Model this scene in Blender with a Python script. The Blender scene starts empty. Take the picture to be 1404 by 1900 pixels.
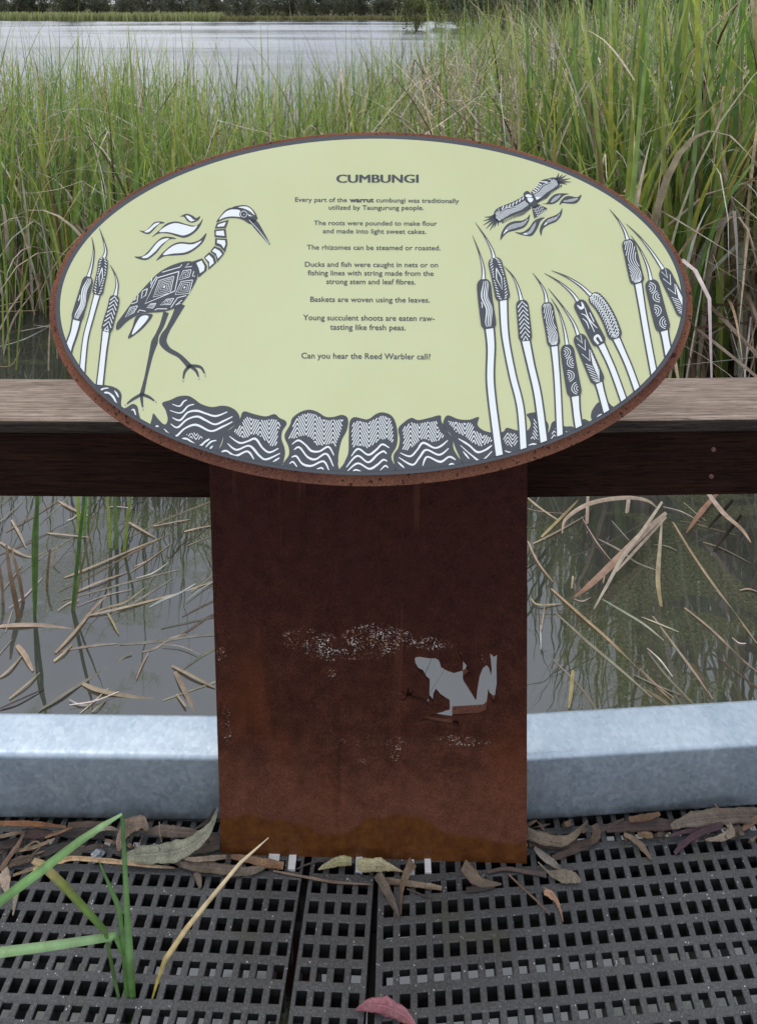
import bpy, bmesh, math, random
import numpy as np
from mathutils import Vector

R = math.radians
rnd = random.Random(7)
nrs = np.random.RandomState(11)
S = bpy.context.scene
COL = S.collection

# ---------------------------------------------------------------- camera
# the lens of the photograph: nearly level, shifted down (the verticals stay parallel)
F, CX, CY, PITCH = 1250.0, 702.0, 93.0, R(3.5)
EYE = np.array([0.0, 0.0, 1.4])
cam = bpy.data.cameras.new('camera')
cam.sensor_fit = 'HORIZONTAL'
cam.sensor_width = 36.0
cam.lens = 36.0 * F / 1404.0
cam.shift_y = -(950.0 - CY) / 1404.0
cam.clip_start = 0.02
cam.clip_end = 3000
camo = bpy.data.objects.new('camera', cam)
camo.location = EYE
camo.rotation_euler = (R(90) - PITCH, 0, 0)
COL.objects.link(camo)
S.camera = camo

# ---------------------------------------------------------------- light (overcast)
SUN_EL, SUN_AZ = R(74), R(288)           # azimuth clockwise from +Y
w = bpy.data.worlds.new('World')
S.world = w
w.use_nodes = True
wn = w.node_tree.nodes
wl = w.node_tree.links
bg = wn['Background']
sky = wn.new('ShaderNodeTexSky')
sky.sky_type = 'NISHITA'
sky.sun_disc = False
sky.sun_elevation = SUN_EL
sky.sun_rotation = SUN_AZ
sky.air_density = 1.0
sky.dust_density = 4.0
sky.ozone_density = 1.0
# cloud cover over the blue sky, a little uneven
wtc = wn.new('ShaderNodeTexCoord')
wns = wn.new('ShaderNodeTexNoise')
wns.inputs['Scale'].default_value = 2.6
wns.inputs['Detail'].default_value = 5
wl.new(wtc.outputs['Generated'], wns.inputs['Vector'])
wrp = wn.new('ShaderNodeValToRGB')
wrp.color_ramp.elements[0].position = 0.35
wrp.color_ramp.elements[0].color = (5.4, 5.8, 6.6, 1)
wrp.color_ramp.elements[1].position = 0.65
wrp.color_ramp.elements[1].color = (7.6, 7.9, 8.4, 1)
wl.new(wns.outputs['Fac'], wrp.inputs[0])
wmx = wn.new('ShaderNodeMix')
wmx.data_type = 'RGBA'
wmx.inputs[0].default_value = 0.82
wl.new(sky.outputs[0], wmx.inputs[6])
wl.new(wrp.outputs[0], wmx.inputs[7])
wl.new(wmx.outputs[2], bg.inputs[0])
bg.inputs[1].default_value = 0.105
sl = bpy.data.lights.new('sun', 'SUN')
sl.energy = 1.3
sl.angle = R(50)
sl.color = (1.0, 0.96, 0.9)
so = bpy.data.objects.new('sun', sl)
sd = Vector((math.sin(SUN_AZ) * math.cos(SUN_EL), math.cos(SUN_AZ) * math.cos(SUN_EL), math.sin(SUN_EL)))
so.rotation_euler = sd.to_track_quat('Z', 'Y').to_euler()
so.location = (0, 0, 20)
COL.objects.link(so)
S.view_settings.view_transform = 'Standard'
S.view_settings.look = 'None'
S.view_settings.gamma = 1
S.view_settings.exposure = 0.55
S.cycles.max_bounces = 6
S.cycles.transparent_max_bounces = 8

# ---------------------------------------------------------------- helpers
WATER_Z = -0.45

def ray(x, y):
    a = (x - CX) / F
    b = -(y - CY) / F
    return np.array([a, math.cos(PITCH) + b * math.sin(PITCH), -math.sin(PITCH) + b * math.cos(PITCH)])

def onz(x, y, z=0.0):
    d = ray(x, y)
    return EYE + d * ((z - EYE[2]) / d[2])

def ony(x, y, Y):
    d = ray(x, y)
    return EYE + d * (Y / d[1])

def onplane(x, y, p, n):
    d = ray(x, y)
    return EYE + d * (np.dot(p - EYE, n) / np.dot(d, n))

def mesh(name, V, Fc, mat=None, parent=None, smooth=False, cols=None):
    me = bpy.data.meshes.new(name)
    me.from_pydata([tuple(map(float, v)) for v in V], [], [tuple(f) for f in Fc])
    me.update()
    if cols is not None:
        a = me.color_attributes.new('Col', 'FLOAT_COLOR', 'POINT')
        a.data.foreach_set('color', np.asarray(cols, dtype=np.float32).ravel())
    if smooth:
        me.polygons.foreach_set('use_smooth', [True] * len(me.polygons))
    if mat:
        me.materials.append(mat)
    o = bpy.data.objects.new(name, me)
    COL.objects.link(o)
    if parent:
        o.parent = parent
    return o

def bevel(o, width, seg=2):
    m = o.modifiers.new('bevel', 'BEVEL')
    m.width = width
    m.segments = seg
    m.limit_method = 'ANGLE'
    m.angle_limit = R(40)
    m.harden_normals = False
    return o

def tag(o, label, cat, group=None):
    o['label'] = label
    o['category'] = cat
    if group:
        o['group'] = group
    return o

def empty(name, loc, label, cat, group=None):
    o = bpy.data.objects.new(name, None)
    o.location = loc
    o.empty_display_size = 0.05
    COL.objects.link(o)
    return tag(o, label, cat, group)

def kid(o, root):
    """parent keeping world coordinates (roots are only translated)"""
    o.parent = root
    o.matrix_parent_inverse.identity()
    o.location = Vector(o.location) - Vector(root.location)
    return o

def sub(o, part, root):
    o.parent = part
    return o

def box(name, x0, x1, y0, y1, z0, z1, mat):
    V = [(x, y, z) for z in (z0, z1) for y in (y0, y1) for x in (x0, x1)]
    Fc = [(0, 2, 3, 1), (4, 5, 7, 6), (0, 1, 5, 4), (2, 6, 7, 3), (0, 4, 6, 2), (1, 3, 7, 5)]
    return mesh(name, V, Fc, mat)

def loft(name, A, B, mat, smooth=False):
    """prism between two equal rings of points, with end caps"""
    n = len(A)
    V = list(A) + list(B)
    Fc = [(i, (i + 1) % n, n + (i + 1) % n, n + i) for i in range(n)]
    Fc += [tuple(range(n))[::-1], tuple(range(n, 2 * n))]
    return mesh(name, V, Fc, mat, smooth=smooth)

def spline(P, n=6, closed=False):
    P = [np.array(p, float) for p in P]
    out = []
    m = len(P)
    segs = m if closed else m - 1
    for i in range(segs):
        if closed:
            a, b, c, d = P[(i - 1) % m], P[i], P[(i + 1) % m], P[(i + 2) % m]
        else:
            a, b, c, d = P[max(i - 1, 0)], P[i], P[i + 1], P[min(i + 2, m - 1)]
        for k in range(n):
            t = k / n
            out.append(0.5 * ((2 * b) + (c - a) * t + (2 * a - 5 * b + 4 * c - d) * t * t + (3 * b - a - 3 * c + d) * t ** 3))
    if not closed:
        out.append(P[-1])
    return out

# ---------------------------------------------------------------- materials
class NT:
    def __init__(s, name):
        s.m = bpy.data.materials.new(name)
        s.m.use_nodes = True
        s.n = s.m.node_tree.nodes
        s.l = s.m.node_tree.links
        s.b = s.n['Principled BSDF']
        s.out = s.n['Material Output']
        s.tc = s.n.new('ShaderNodeTexCoord')
    def node(s, t, **kw):
        q = s.n.new(t)
        for k, v in kw.items():
            setattr(q, k, v)
        return q
    def link(s, a, b):
        s.l.new(a, b)
    def map(s, scale=(1, 1, 1), src='Object', rot=(0, 0, 0)):
        m = s.node('ShaderNodeMapping')
        m.inputs['Scale'].default_value = scale
        m.inputs['Rotation'].default_value = rot
        s.link(s.tc.outputs[src], m.inputs[0])
        return m.outputs[0]
    def noise(s, scale, detail=4, rough=0.55, vec=None, dist=0.0):
        q = s.node('ShaderNodeTexNoise')
        q.inputs['Scale'].default_value = scale
        q.inputs['Detail'].default_value = detail
        q.inputs['Roughness'].default_value = rough
        q.inputs['Distortion'].default_value = dist
        s.link(vec if vec is not None else s.tc.outputs['Object'], q.inputs['Vector'])
        return q.outputs['Fac']
    def ramp(s, fac, stops):
        q = s.node('ShaderNodeValToRGB')
        e = q.color_ramp.elements
        while len(e) < len(stops):
            e.new(0.5)
        for el, (p, c) in zip(e, stops):
            el.position = p
            el.color = c if len(c) == 4 else (*c, 1)
        s.link(fac, q.inputs[0])
        return q.outputs[0]
    def mix(s, fac, a, b, blend='MIX'):
        q = s.node('ShaderNodeMix', data_type='RGBA', blend_type=blend)
        for sock, v in ((q.inputs[0], fac), (q.inputs[6], a), (q.inputs[7], b)):
            if isinstance(v, (int, float)):
                sock.default_value = v
            elif isinstance(v, tuple):
                sock.default_value = (*v, 1) if len(v) == 3 else v
            else:
                s.link(v, sock)
        return q.outputs[2]
    def math(s, op, a, b=0.0, c=None):
        q = s.node('ShaderNodeMath', operation=op)
        for i, v in enumerate((a, b) if c is None else (a, b, c)):
            if isinstance(v, (int, float)):
                q.inputs[i].default_value = v
            else:
                s.link(v, q.inputs[i])
        return q.outputs[0]
    def mrange(s, v, a, b, c=0.0, d=1.0, smooth=True):
        q = s.node('ShaderNodeMapRange')
        q.interpolation_type = 'SMOOTHSTEP' if smooth else 'LINEAR'
        for i, x in zip((1, 2, 3, 4), (a, b, c, d)):
            q.inputs[i].default_value = x
        s.link(v, q.inputs[0])
        return q.outputs[0]
    def xyz(s, src='Object'):
        q = s.node('ShaderNodeSeparateXYZ')
        s.link(s.tc.outputs[src], q.inputs[0])
        return q.outputs
    def bump(s, h, strength=0.3, dist=0.002):
        q = s.node('ShaderNodeBump')
        q.inputs['Strength'].default_value = strength
        q.inputs['Distance'].default_value = dist
        s.link(h, q.inputs['Height'])
        s.link(q.outputs[0], s.b.inputs['Normal'])
        return q
    def base(s, c):
        if isinstance(c, tuple):
            s.b.inputs['Base Color'].default_value = (*c, 1)
        else:
            s.link(c, s.b.inputs['Base Color'])
    def rough(s, v):
        if isinstance(v, (int, float)):
            s.b.inputs['Roughness'].default_value = v
        else:
            s.link(v, s.b.inputs['Roughness'])

def mat_rust(kind):
    t = NT('rust_' + kind)
    n1 = t.noise(420, 3, 0.6)
    n2 = t.noise(9, 6, 0.62)
    n3 = t.noise(60, 4, 0.6)
    if kind == 'rim':
        c = t.ramp(n1, [(0.33, (0.085, 0.033, 0.022)), (0.5, (0.185, 0.075, 0.050)), (0.68, (0.31, 0.14, 0.095))])
        c2 = t.ramp(n2, [(0.35, (0.13, 0.05, 0.034)), (0.65, (0.28, 0.115, 0.06))])
        c = t.mix(0.45, c, c2)
        pits = t.mrange(t.noise(150, 2, 0.5), 0.62, 0.68)
        c = t.mix(pits, c, (0.05, 0.022, 0.018))
        t.base(c)
        t.rough(0.85)
        t.b.inputs['Specular IOR Level'].default_value = 0.2
        t.bump(n1, 0.35, 0.0015)
        return t.m
    x, y, z = t.xyz()
    vec = t.map((1, 1, 0.8))
    n4 = t.math('ADD', t.math('MULTIPLY', t.noise(420, 3, 0.75, vec), 0.62), t.math('MULTIPLY', t.noise(38, 5, 0.65), 0.38))
    c = t.ramp(n4, [(0.34, (0.026, 0.009, 0.006)), (0.5, (0.066, 0.021, 0.013)), (0.66, (0.145, 0.05, 0.03))])
    # broad patches; panel's shade put into the colour high up, lighter orange rust lower
    big = t.noise(4.2, 5, 0.6)
    hi = t.mrange(t.math('ADD', z, t.math('MULTIPLY', big, 0.35)), 0.28, 0.72)
    dark = t.ramp(n4, [(0.34, (0.018, 0.006, 0.005)), (0.66, (0.066, 0.021, 0.015))])
    c = t.mix(hi, c, dark)
    lowband = t.mrange(t.math('ADD', z, t.math('MULTIPLY', t.noise(11, 5, 0.6), 0.25)), 0.20, 0.36, 1, 0)
    low = t.ramp(n4, [(0.34, (0.085, 0.03, 0.019)), (0.66, (0.235, 0.092, 0.058))])
    c = t.mix(t.math('MULTIPLY', lowband, 0.75), c, low)
    # streaky orange patch
    og = t.math('MULTIPLY', t.mrange(t.noise(3.3, 3, 0.6, t.map((1.2, 1, 0.5))), 0.5, 0.68), t.mrange(z, 0.5, 0.15))
    c = t.mix(t.math('MULTIPLY', og, 0.55), c, (0.17, 0.045, 0.012))
    # wet foot with its tide line
    edge = t.math('ADD', t.math('MULTIPLY', t.noise(7.5, 2, 0.5, t.map((1, 1, 0.01))), 0.12), t.math('MULTIPLY', t.noise(60, 3, 0.5), 0.006))
    wet = t.math('SUBTRACT', edge, z)
    wetm = t.math('MULTIPLY', t.mrange(wet, -0.002, 0.010), t.mrange(t.noise(26, 4), 0.2, 0.5, 0.62, 1.0))
    wetc = t.ramp(n3, [(0.3, (0.075, 0.024, 0.006)), (0.7, (0.155, 0.058, 0.012))])
    c = t.mix(t.math('MULTIPLY', wetm, 0.85), c, wetc)
    # run marks and scratches
    run = t.mrange(t.noise(34, 3, 0.6, t.map((1, 1, 0.06))), 0.62, 0.74)
    c = t.mix(t.math('MULTIPLY', run, 0.35), c, (0.17, 0.065, 0.04))
    runb = t.mrange(t.noise(21, 4, 0.6, t.map((1.3, 1, 0.09), rot=(0, 0.03, 0))), 0.60, 0.74)
    c = t.mix(t.math('MULTIPLY', runb, 0.45), c, (0.022, 0.009, 0.007))
    # scuffed, chalky flecks: a scattered band above the frog, some below it and at the left edge
    fl = t.mrange(t.math('ADD', t.math('MULTIPLY', t.noise(360, 3, 0.75), 0.75), t.math('MULTIPLY', t.noise(70, 2), 0.25)), 0.555, 0.60)
    def blob(cx, cz, rx, rz):
        dx = t.math('MULTIPLY', t.math('SUBTRACT', x, cx), 1 / rx)
        dz = t.math('MULTIPLY', t.math('SUBTRACT', z, cz), 1 / rz)
        r2 = t.math('ADD', t.math('MULTIPLY', dx, dx), t.math('MULTIPLY', dz, dz))
        return t.mrange(r2, 0.1, 1.0, 1, 0)
    m = None
    for (px, py, rx, rz, k) in [(700, 1185, .075, .034, 1), (570, 1190, .06, .026, .85), (630, 1215, .10, .018, .7), (800, 1192, .05, .016, .7), (855, 1370, .065, .014, .7),
                             (418, 1355, .012, .05, .8), (409, 1222, .011, .018, .9), (732, 1395, .014, .022, .9), (672, 1413, .014, .006, .9),
                             (615, 1250, .010, .012, .8), (690, 1375, .15, .02, .36), (750, 1290, .05, .022, .32), (640, 1350, .03, .04, .33), (905, 1340, .02, .05, .32), (885, 1215, .03, .02, .36)]:
        p = ony(px, py, 1.028)
        b = t.math('MULTIPLY', blob(p[0], p[2], rx, rz), k)
        m = b if m is None else t.math('MAXIMUM', m, b)
    fl2 = t.mrange(t.noise(120, 4, 0.7), 0.60, 0.66)
    sp = t.math('MULTIPLY', t.math('MAXIMUM', fl, t.math('MULTIPLY', fl2, 0.5)), m)
    spc = t.ramp(t.noise(45, 2), [(0.44, (0.34, 0.18, 0.11)), (0.60, (0.74, 0.70, 0.62))])
    c = t.mix(t.mrange(sp, 0.25, 0.6), c, spc)
    t.base(c)
    t.rough(t.mrange(wetm, 0, 1, 0.85, 0.5))
    t.b.inputs['Specular IOR Level'].default_value = 0.12
    t.bump(n4, 0.4, 0.0012)
    return t.m

def mat_plain(name, col, rough=0.5, spec=0.5, var=0.0, scale=8):
    t = NT(name)
    if var:
        n = t.noise(scale, 5, 0.6)
        lo = tuple(c * (1 - var) for c in col)
        hi = tuple(c * (1 + var) for c in col)
        t.base(t.ramp(n, [(0.3, lo), (0.7, hi)]))
    else:
        t.base(col)
    t.rough(rough)
    t.b.inputs['Specular IOR Level'].default_value = spec
    return t.m

def mat_galv():
    t = NT('galvanised_steel')
    v = t.node('ShaderNodeTexVoronoi')
    v.inputs['Scale'].default_value = 150
    wv = t.node('ShaderNodeVectorMath', operation='ADD')
    ns = t.node('ShaderNodeTexNoise')
    ns.inputs['Scale'].default_value = 60
    t.link(t.tc.outputs['Object'], ns.inputs['Vector'])
    sc = t.node('ShaderNodeVectorMath', operation='SCALE')
    sc.inputs['Scale'].default_value = 0.012
    t.link(ns.outputs['Color'], sc.inputs[0])
    t.link(t.tc.outputs['Object'], wv.inputs[0])
    t.link(sc.outputs[0], wv.inputs[1])
    t.link(wv.outputs[0], v.inputs['Vector'])
    sp = t.node('ShaderNodeSeparateColor')
    t.link(v.outputs['Color'], sp.inputs[0])
    a = t.ramp(sp.outputs[0], [(0.0, (0.42, 0.51, 0.60)), (0.5, (0.49, 0.58, 0.67)), (1.0, (0.59, 0.67, 0.75))])
    b = t.ramp(t.noise(14, 6, 0.65), [(0.36, (0.34, 0.44, 0.52)), (0.62, (0.60, 0.68, 0.76))])
    c = t.mix(0.4, a, b)
    c = t.mix(0.12, c, (0.54, 0.61, 0.68))
    scr = t.mrange(t.noise(240, 3, 0.7, t.map((0.25, 1, 1))), 0.66, 0.72)
    c = t.mix(t.math('MULTIPLY', scr, 0.4), c, (0.75, 0.78, 0.82))
    x, y, z = t.xyz()
    grime = t.math('MULTIPLY', t.mrange(z, 0.035, 0.0), t.mrange(t.noise(30, 4), 0.35, 0.6))
    c = t.mix(t.math('MULTIPLY', grime, 0.7), c, (0.10, 0.10, 0.075))
    streak = t.mrange(t.noise(22, 4, 0.6, t.map((1, 1, 0.12))), 0.60, 0.75)
    c = t.mix(t.math('MULTIPLY', streak, 0.35), c, (0.62, 0.66, 0.70))
    t.base(c)
    t.b.inputs['Metallic'].default_value = 0.8
    t.rough(t.mrange(sp.outputs[1], 0, 1, 0.48, 0.58))
    t.bump(t.noise(90, 3), 0.12, 0.002)
    return t.m

def mat_grating():
    t = NT('grating_grit')
    n = t.math('ADD', t.math('MULTIPLY', t.noise(900, 2, 0.6), 0.45), t.math('MULTIPLY', t.noise(300, 3, 0.7), 0.55))
    n2 = t.noise(14, 5, 0.6)
    c = t.ramp(n, [(0.34, (0.014, 0.014, 0.014)), (0.5, (0.058, 0.058, 0.06)), (0.64, (0.17, 0.17, 0.175))])
    c = t.mix(0.35, c, t.ramp(n2, [(0.35, (0.030, 0.030, 0.030)), (0.65, (0.088, 0.090, 0.095))]))
    v = t.node('ShaderNodeTexVoronoi')
    v.inputs['Scale'].default_value = 190
    t.link(t.tc.outputs['Object'], v.inputs['Vector'])
    grit = t.math('MULTIPLY', t.mrange(v.outputs['Distance'], 0.20, 0.12), t.mrange(t.noise(70, 2), 0.55, 0.62))
    c = t.mix(grit, c, (0.55, 0.56, 0.58))
    x, y, z = t.xyz()
    mud = t.math('MULTIPLY', t.mrange(t.noise(17, 5, 0.65), 0.56, 0.70), 0.4)
    c = t.mix(mud, c, (0.070, 0.064, 0.052))
    moss = t.math('MULTIPLY', t.mrange(t.noise(6, 4, 0.6), 0.55, 0.70), 0.5)
    c = t.mix(moss, c, (0.055, 0.055, 0.022))
    t.base(c)
    t.rough(0.62)
    t.bump(n, 0.9, 0.002)
    return t.m

def mat_wood(name, stops, scale=(0.8, 26, 26), rough=0.85, spec=0.25):
    t = NT(name)
    t.b.inputs['Specular IOR Level'].default_value = spec
    vec = t.map(scale)
    g = t.noise(7, 6, 0.72, vec, 0.3)
    g2 = t.noise(26, 5, 0.7, vec)
    c = t.ramp(g, stops)
    c = t.mix(t.mrange(g2, 0.52, 0.64, 0, 0.8), c, tuple(v * 0.35 for v in stops[0][1]))
    crack = t.mrange(t.noise(40, 3, 0.6, t.map((0.25, 14, 14))), 0.60, 0.66)
    c = t.mix(t.math('MULTIPLY', crack, 0.8), c, tuple(v * 0.22 for v in stops[0][1]))
    blot = t.noise(5, 4, 0.6)
    c = t.mix(t.mrange(blot, 0.45, 0.7, 0, 0.35), c, tuple(v * 0.8 for v in stops[0][1]))
    t.base(c)
    t.rough(rough)
    t.bump(g2, 0.35, 0.002)
    return t.m

def mat_attr(name, rough=0.55, trans=0.0, var=0.25, scale=40, spec=0.4, bumpn=0.0):
    """a natural material whose colour is each piece's own (stored on the mesh)"""
    t = NT(name)
    a = t.node('ShaderNodeAttribute', attribute_name='Col')
    n = t.noise(scale, 4, 0.6)
    c = t.mix(var, a.outputs[0], t.mix(1.0, a.outputs[0], t.ramp(n, [(0.3, (0.35, 0.33, 0.30)), (0.7, (1.6, 1.6, 1.6))]), 'MULTIPLY'))
    t.base(c)
    t.rough(rough)
    t.b.inputs['Specular IOR Level'].default_value = spec
    if bumpn:
        t.bump(n, bumpn, 0.002)
    if trans:
        tr = t.node('ShaderNodeBsdfTranslucent')
        t.link(c, tr.inputs[0])
        mx = t.node('ShaderNodeMixShader')
        mx.inputs[0].default_value = trans
        t.link(t.b.outputs[0], mx.inputs[1])
        t.link(tr.outputs[0], mx.inputs[2])
        t.link(mx.outputs[0], t.out.inputs[0])
    return t.m

def mat_water():
    t = NT('lake_water')
    x, y, z = t.xyz()
    # murky body
    film = t.math('MULTIPLY', t.mrange(t.noise(2.1, 5, 0.62, t.map((1, 1.5, 1), rot=(0, 0, 0.5)), 0.6), 0.50, 0.57), t.mrange(y, 7.0, 4.0))
    spk = t.noise(120, 3, 0.7)
    filmc = t.ramp(spk, [(0.35, (0.032, 0.038, 0.016)), (0.6, (0.080, 0.086, 0.058)), (0.78, (0.22, 0.22, 0.17))])
    body = t.ramp(t.noise(1.3, 4), [(0.3, (0.026, 0.028, 0.024)), (0.7, (0.044, 0.046, 0.042))])
    d = t.node('ShaderNodeBsdfDiffuse')
    t.link(t.mix(t.math('MULTIPLY', film, 0.72), body, filmc), d.inputs[0])
    g = t.node('ShaderNodeBsdfGlossy')
    g.inputs['Roughness'].default_value = 0.015
    fr = t.node('ShaderNodeFresnel')
    fr.inputs['IOR'].default_value = 2.55
    far = t.mrange(y, 8.0, 26.0)
    h1 = t.noise(5.5, 2, 0.5, t.map((1, 1, 1)))
    h2 = t.noise(0.9, 5, 0.65, t.map((0.55, 1.6, 1)))
    b1 = t.node('ShaderNodeBump')
    b1.inputs['Strength'].default_value = 0.05
    b1.inputs['Distance'].default_value = 0.02
    t.link(h1, b1.inputs['Height'])
    b2 = t.node('ShaderNodeBump')
    b2.inputs['Distance'].default_value = 0.25
    t.link(t.math('MULTIPLY', far, 0.16), b2.inputs['Strength'])
    t.link(h2, b2.inputs['Height'])
    t.link(b1.outputs[0], b2.inputs['Normal'])
    # wind ripples far out: the slopes that face the deck are the ones seen
    tl = t.node('ShaderNodeCombineXYZ')
    t.link(t.math('MULTIPLY', far, t.mrange(t.noise(0.045, 4, 0.6, t.map((0.5, 2.2, 1))), 0.35, 0.62, -0.03, -0.11)), tl.inputs[1])
    ad = t.node('ShaderNodeVectorMath', operation='ADD')
    t.link(b2.outputs[0], ad.inputs[0]); t.link(tl.outputs[0], ad.inputs[1])
    nm = t.node('ShaderNodeVectorMath', operation='NORMALIZE')
    t.link(ad.outputs[0], nm.inputs[0])
    t.link(nm.outputs[0], g.inputs['Normal'])
    t.link(b2.outputs[0], fr.inputs['Normal'])
    fac = t.math('MULTIPLY', fr.outputs[0], t.mrange(film, 0, 1, 1.0, 0.62))
    mx = t.node('ShaderNodeMixShader')
    t.link(fac, mx.inputs[0])
    t.link(d.outputs[0], mx.inputs[1])
    t.link(g.outputs[0], mx.inputs[2])
    t.link(mx.outputs[0], t.out.inputs[0])
    t.n.remove(t.b)
    return t.m

def mat_panel():
    t = NT('printed_panel_green')
    n = t.noise(3.2, 5, 0.6)
    c = t.ramp(n, [(0.3, (0.555, 0.585, 0.33)), (0.7, (0.60, 0.63, 0.38))])
    sm = t.mrange(t.noise(40, 5, 0.7), 0.66, 0.78)
    c = t.mix(t.math('MULTIPLY', sm, 0.35), c, (0.40, 0.43, 0.27))
    t.base(c)
    t.rough(t.mrange(t.noise(12, 4), 0.3, 0.7, 0.30, 0.42))
    return t.m

def mat_litter():
    t = NT('dry_leaf')
    a = t.node('ShaderNodeAttribute', attribute_name='Col')
    n1 = t.noise(45, 6, 0.7)
    n2 = t.noise(520, 4, 0.7)
    c = t.mix(0.8, a.outputs[0], t.mix(1.0, a.outputs[0], t.ramp(n1, [(0.32, (0.45, 0.42, 0.40)), (0.5, (0.9, 0.89, 0.87)), (0.7, (1.35, 1.32, 1.25))]), 'MULTIPLY'))
    c = t.mix(0.6, c, t.mix(1.0, c, t.ramp(n2, [(0.32, (0.45, 0.42, 0.40)), (0.68, (1.5, 1.5, 1.5))]), 'MULTIPLY'))
    sp = t.mrange(t.noise(190, 2), 0.66, 0.70)
    c = t.mix(t.math('MULTIPLY', sp, 0.75), c, (0.04, 0.03, 0.025))
    t.base(c)
    t.rough(0.62)
    t.b.inputs['Specular IOR Level'].default_value = 0.35
    t.bump(n2, 0.2, 0.0006)
    return t.m

M = dict(
    slab=mat_rust('slab'), rim=mat_rust('rim'), galv=mat_galv(), grate=mat_grating(), water=mat_water(),
    green=mat_panel(),
    ink=mat_plain('print_grey', (0.062, 0.068, 0.082), 0.36, 0.5),
    edge=mat_plain('panel_edge', (0.022, 0.024, 0.030), 0.5, 0.4),
    white=mat_plain('print_white', (0.80, 0.84, 0.85), 0.36, 0.5),
    plank=mat_wood('weathered_timber', [(0.28, (0.115, 0.085, 0.068)), (0.5, (0.235, 0.182, 0.145)), (0.72, (0.41, 0.34, 0.285))]),
    beam=mat_wood('dark_stained_timber', [(0.3, (0.012, 0.006, 0.005)), (0.5, (0.026, 0.012, 0.009)), (0.75, (0.045, 0.019, 0.012))], rough=0.9, spec=0.06),
    reed=mat_attr('reed_leaf', 0.45, 0.40, 0.45, 30, 0.35),
    litter=mat_litter(),
    crown=mat_attr('tree_foliage', 0.7, 0.15, 0.2, 3, 0.2),
    bark=mat_plain('tree_bark', (0.10, 0.085, 0.07), 0.9, 0.2, 0.5, 2),
    soil=mat_plain('lake_bank_soil', (0.09, 0.085, 0.045), 0.95, 0.1, 0.4, 0.5),
    steel=mat_plain('clip_steel', (0.62, 0.63, 0.64), 0.4, 0.5, 0.1, 60),
    under=mat_plain('dark_bearer_steel', (0.02, 0.02, 0.02), 0.8, 0.2),
    resin=mat_plain('grating_resin_shaded', (0.020, 0.020, 0.021), 0.6, 0.3, 0.3, 40),
    plank_edge_shade=mat_wood('timber_edge_shade', [(0.28, (0.022, 0.018, 0.015)), (0.5, (0.045, 0.037, 0.031)), (0.72, (0.085, 0.070, 0.058))], rough=0.9, spec=0.1),
    bolt=mat_plain('bolt_rusty_brown', (0.15, 0.075, 0.055), 0.6, 0.3, 0.3, 200),
)
m_ = NT('clear_plastic')
m_.base((0.34, 0.38, 0.42)); m_.rough(0.15); m_.b.inputs['Transmission Weight'].default_value = 0.35
M['plastic'] = m_.m

# ================================================================ THE SETTING
def lake_edge(x):                        # distance of the far shore
    return 114 + 3.0 * math.sin(x * 0.05) + (18 if x > 60 else 0)

gx = np.unique(np.concatenate([np.linspace(-900, 900, 61), np.linspace(-90, 90, 91)]))
gy = np.unique(np.concatenate([np.linspace(-60, 100, 33), np.linspace(100, 140, 41), np.linspace(140, 1600, 40)]))
V, Fc = [], []
for yy in gy:
    for xx in gx:
        s = min(max((yy - lake_edge(xx)) / 5.0, -1), 1)          # far bank
        # the right-hand bank of the inlet, far off to the right
        s2 = min(max((xx - (12 + 0.18 * yy) - 6) / 6.0, -1), 1)
        s = max(s, s2)
        z = WATER_Z - 0.02 + (0.55 * s if s > 0 else 1.2 * s)
        z += 0.06 * math.sin(xx * 0.31) * math.sin(yy * 0.27)
        if s > 0.9:
            z += min(max(yy - 150, 0), 600) * 0.012
        V.append((xx, yy, z))
nx = len(gx)
for j in range(len(gy) - 1):
    for i in range(nx - 1):
        a = j * nx + i
        Fc.append((a, a + 1, a + nx + 1, a + nx))
g = mesh('ground', V, Fc, M['soil'], smooth=True)
g['kind'] = 'structure'
wobj = mesh('water', [(-900, -80, WATER_Z), (900, -80, WATER_Z), (900, 700, WATER_Z), (-900, 700, WATER_Z)], [(0, 1, 2, 3)], M['water'])
wobj['kind'] = 'structure'

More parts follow.
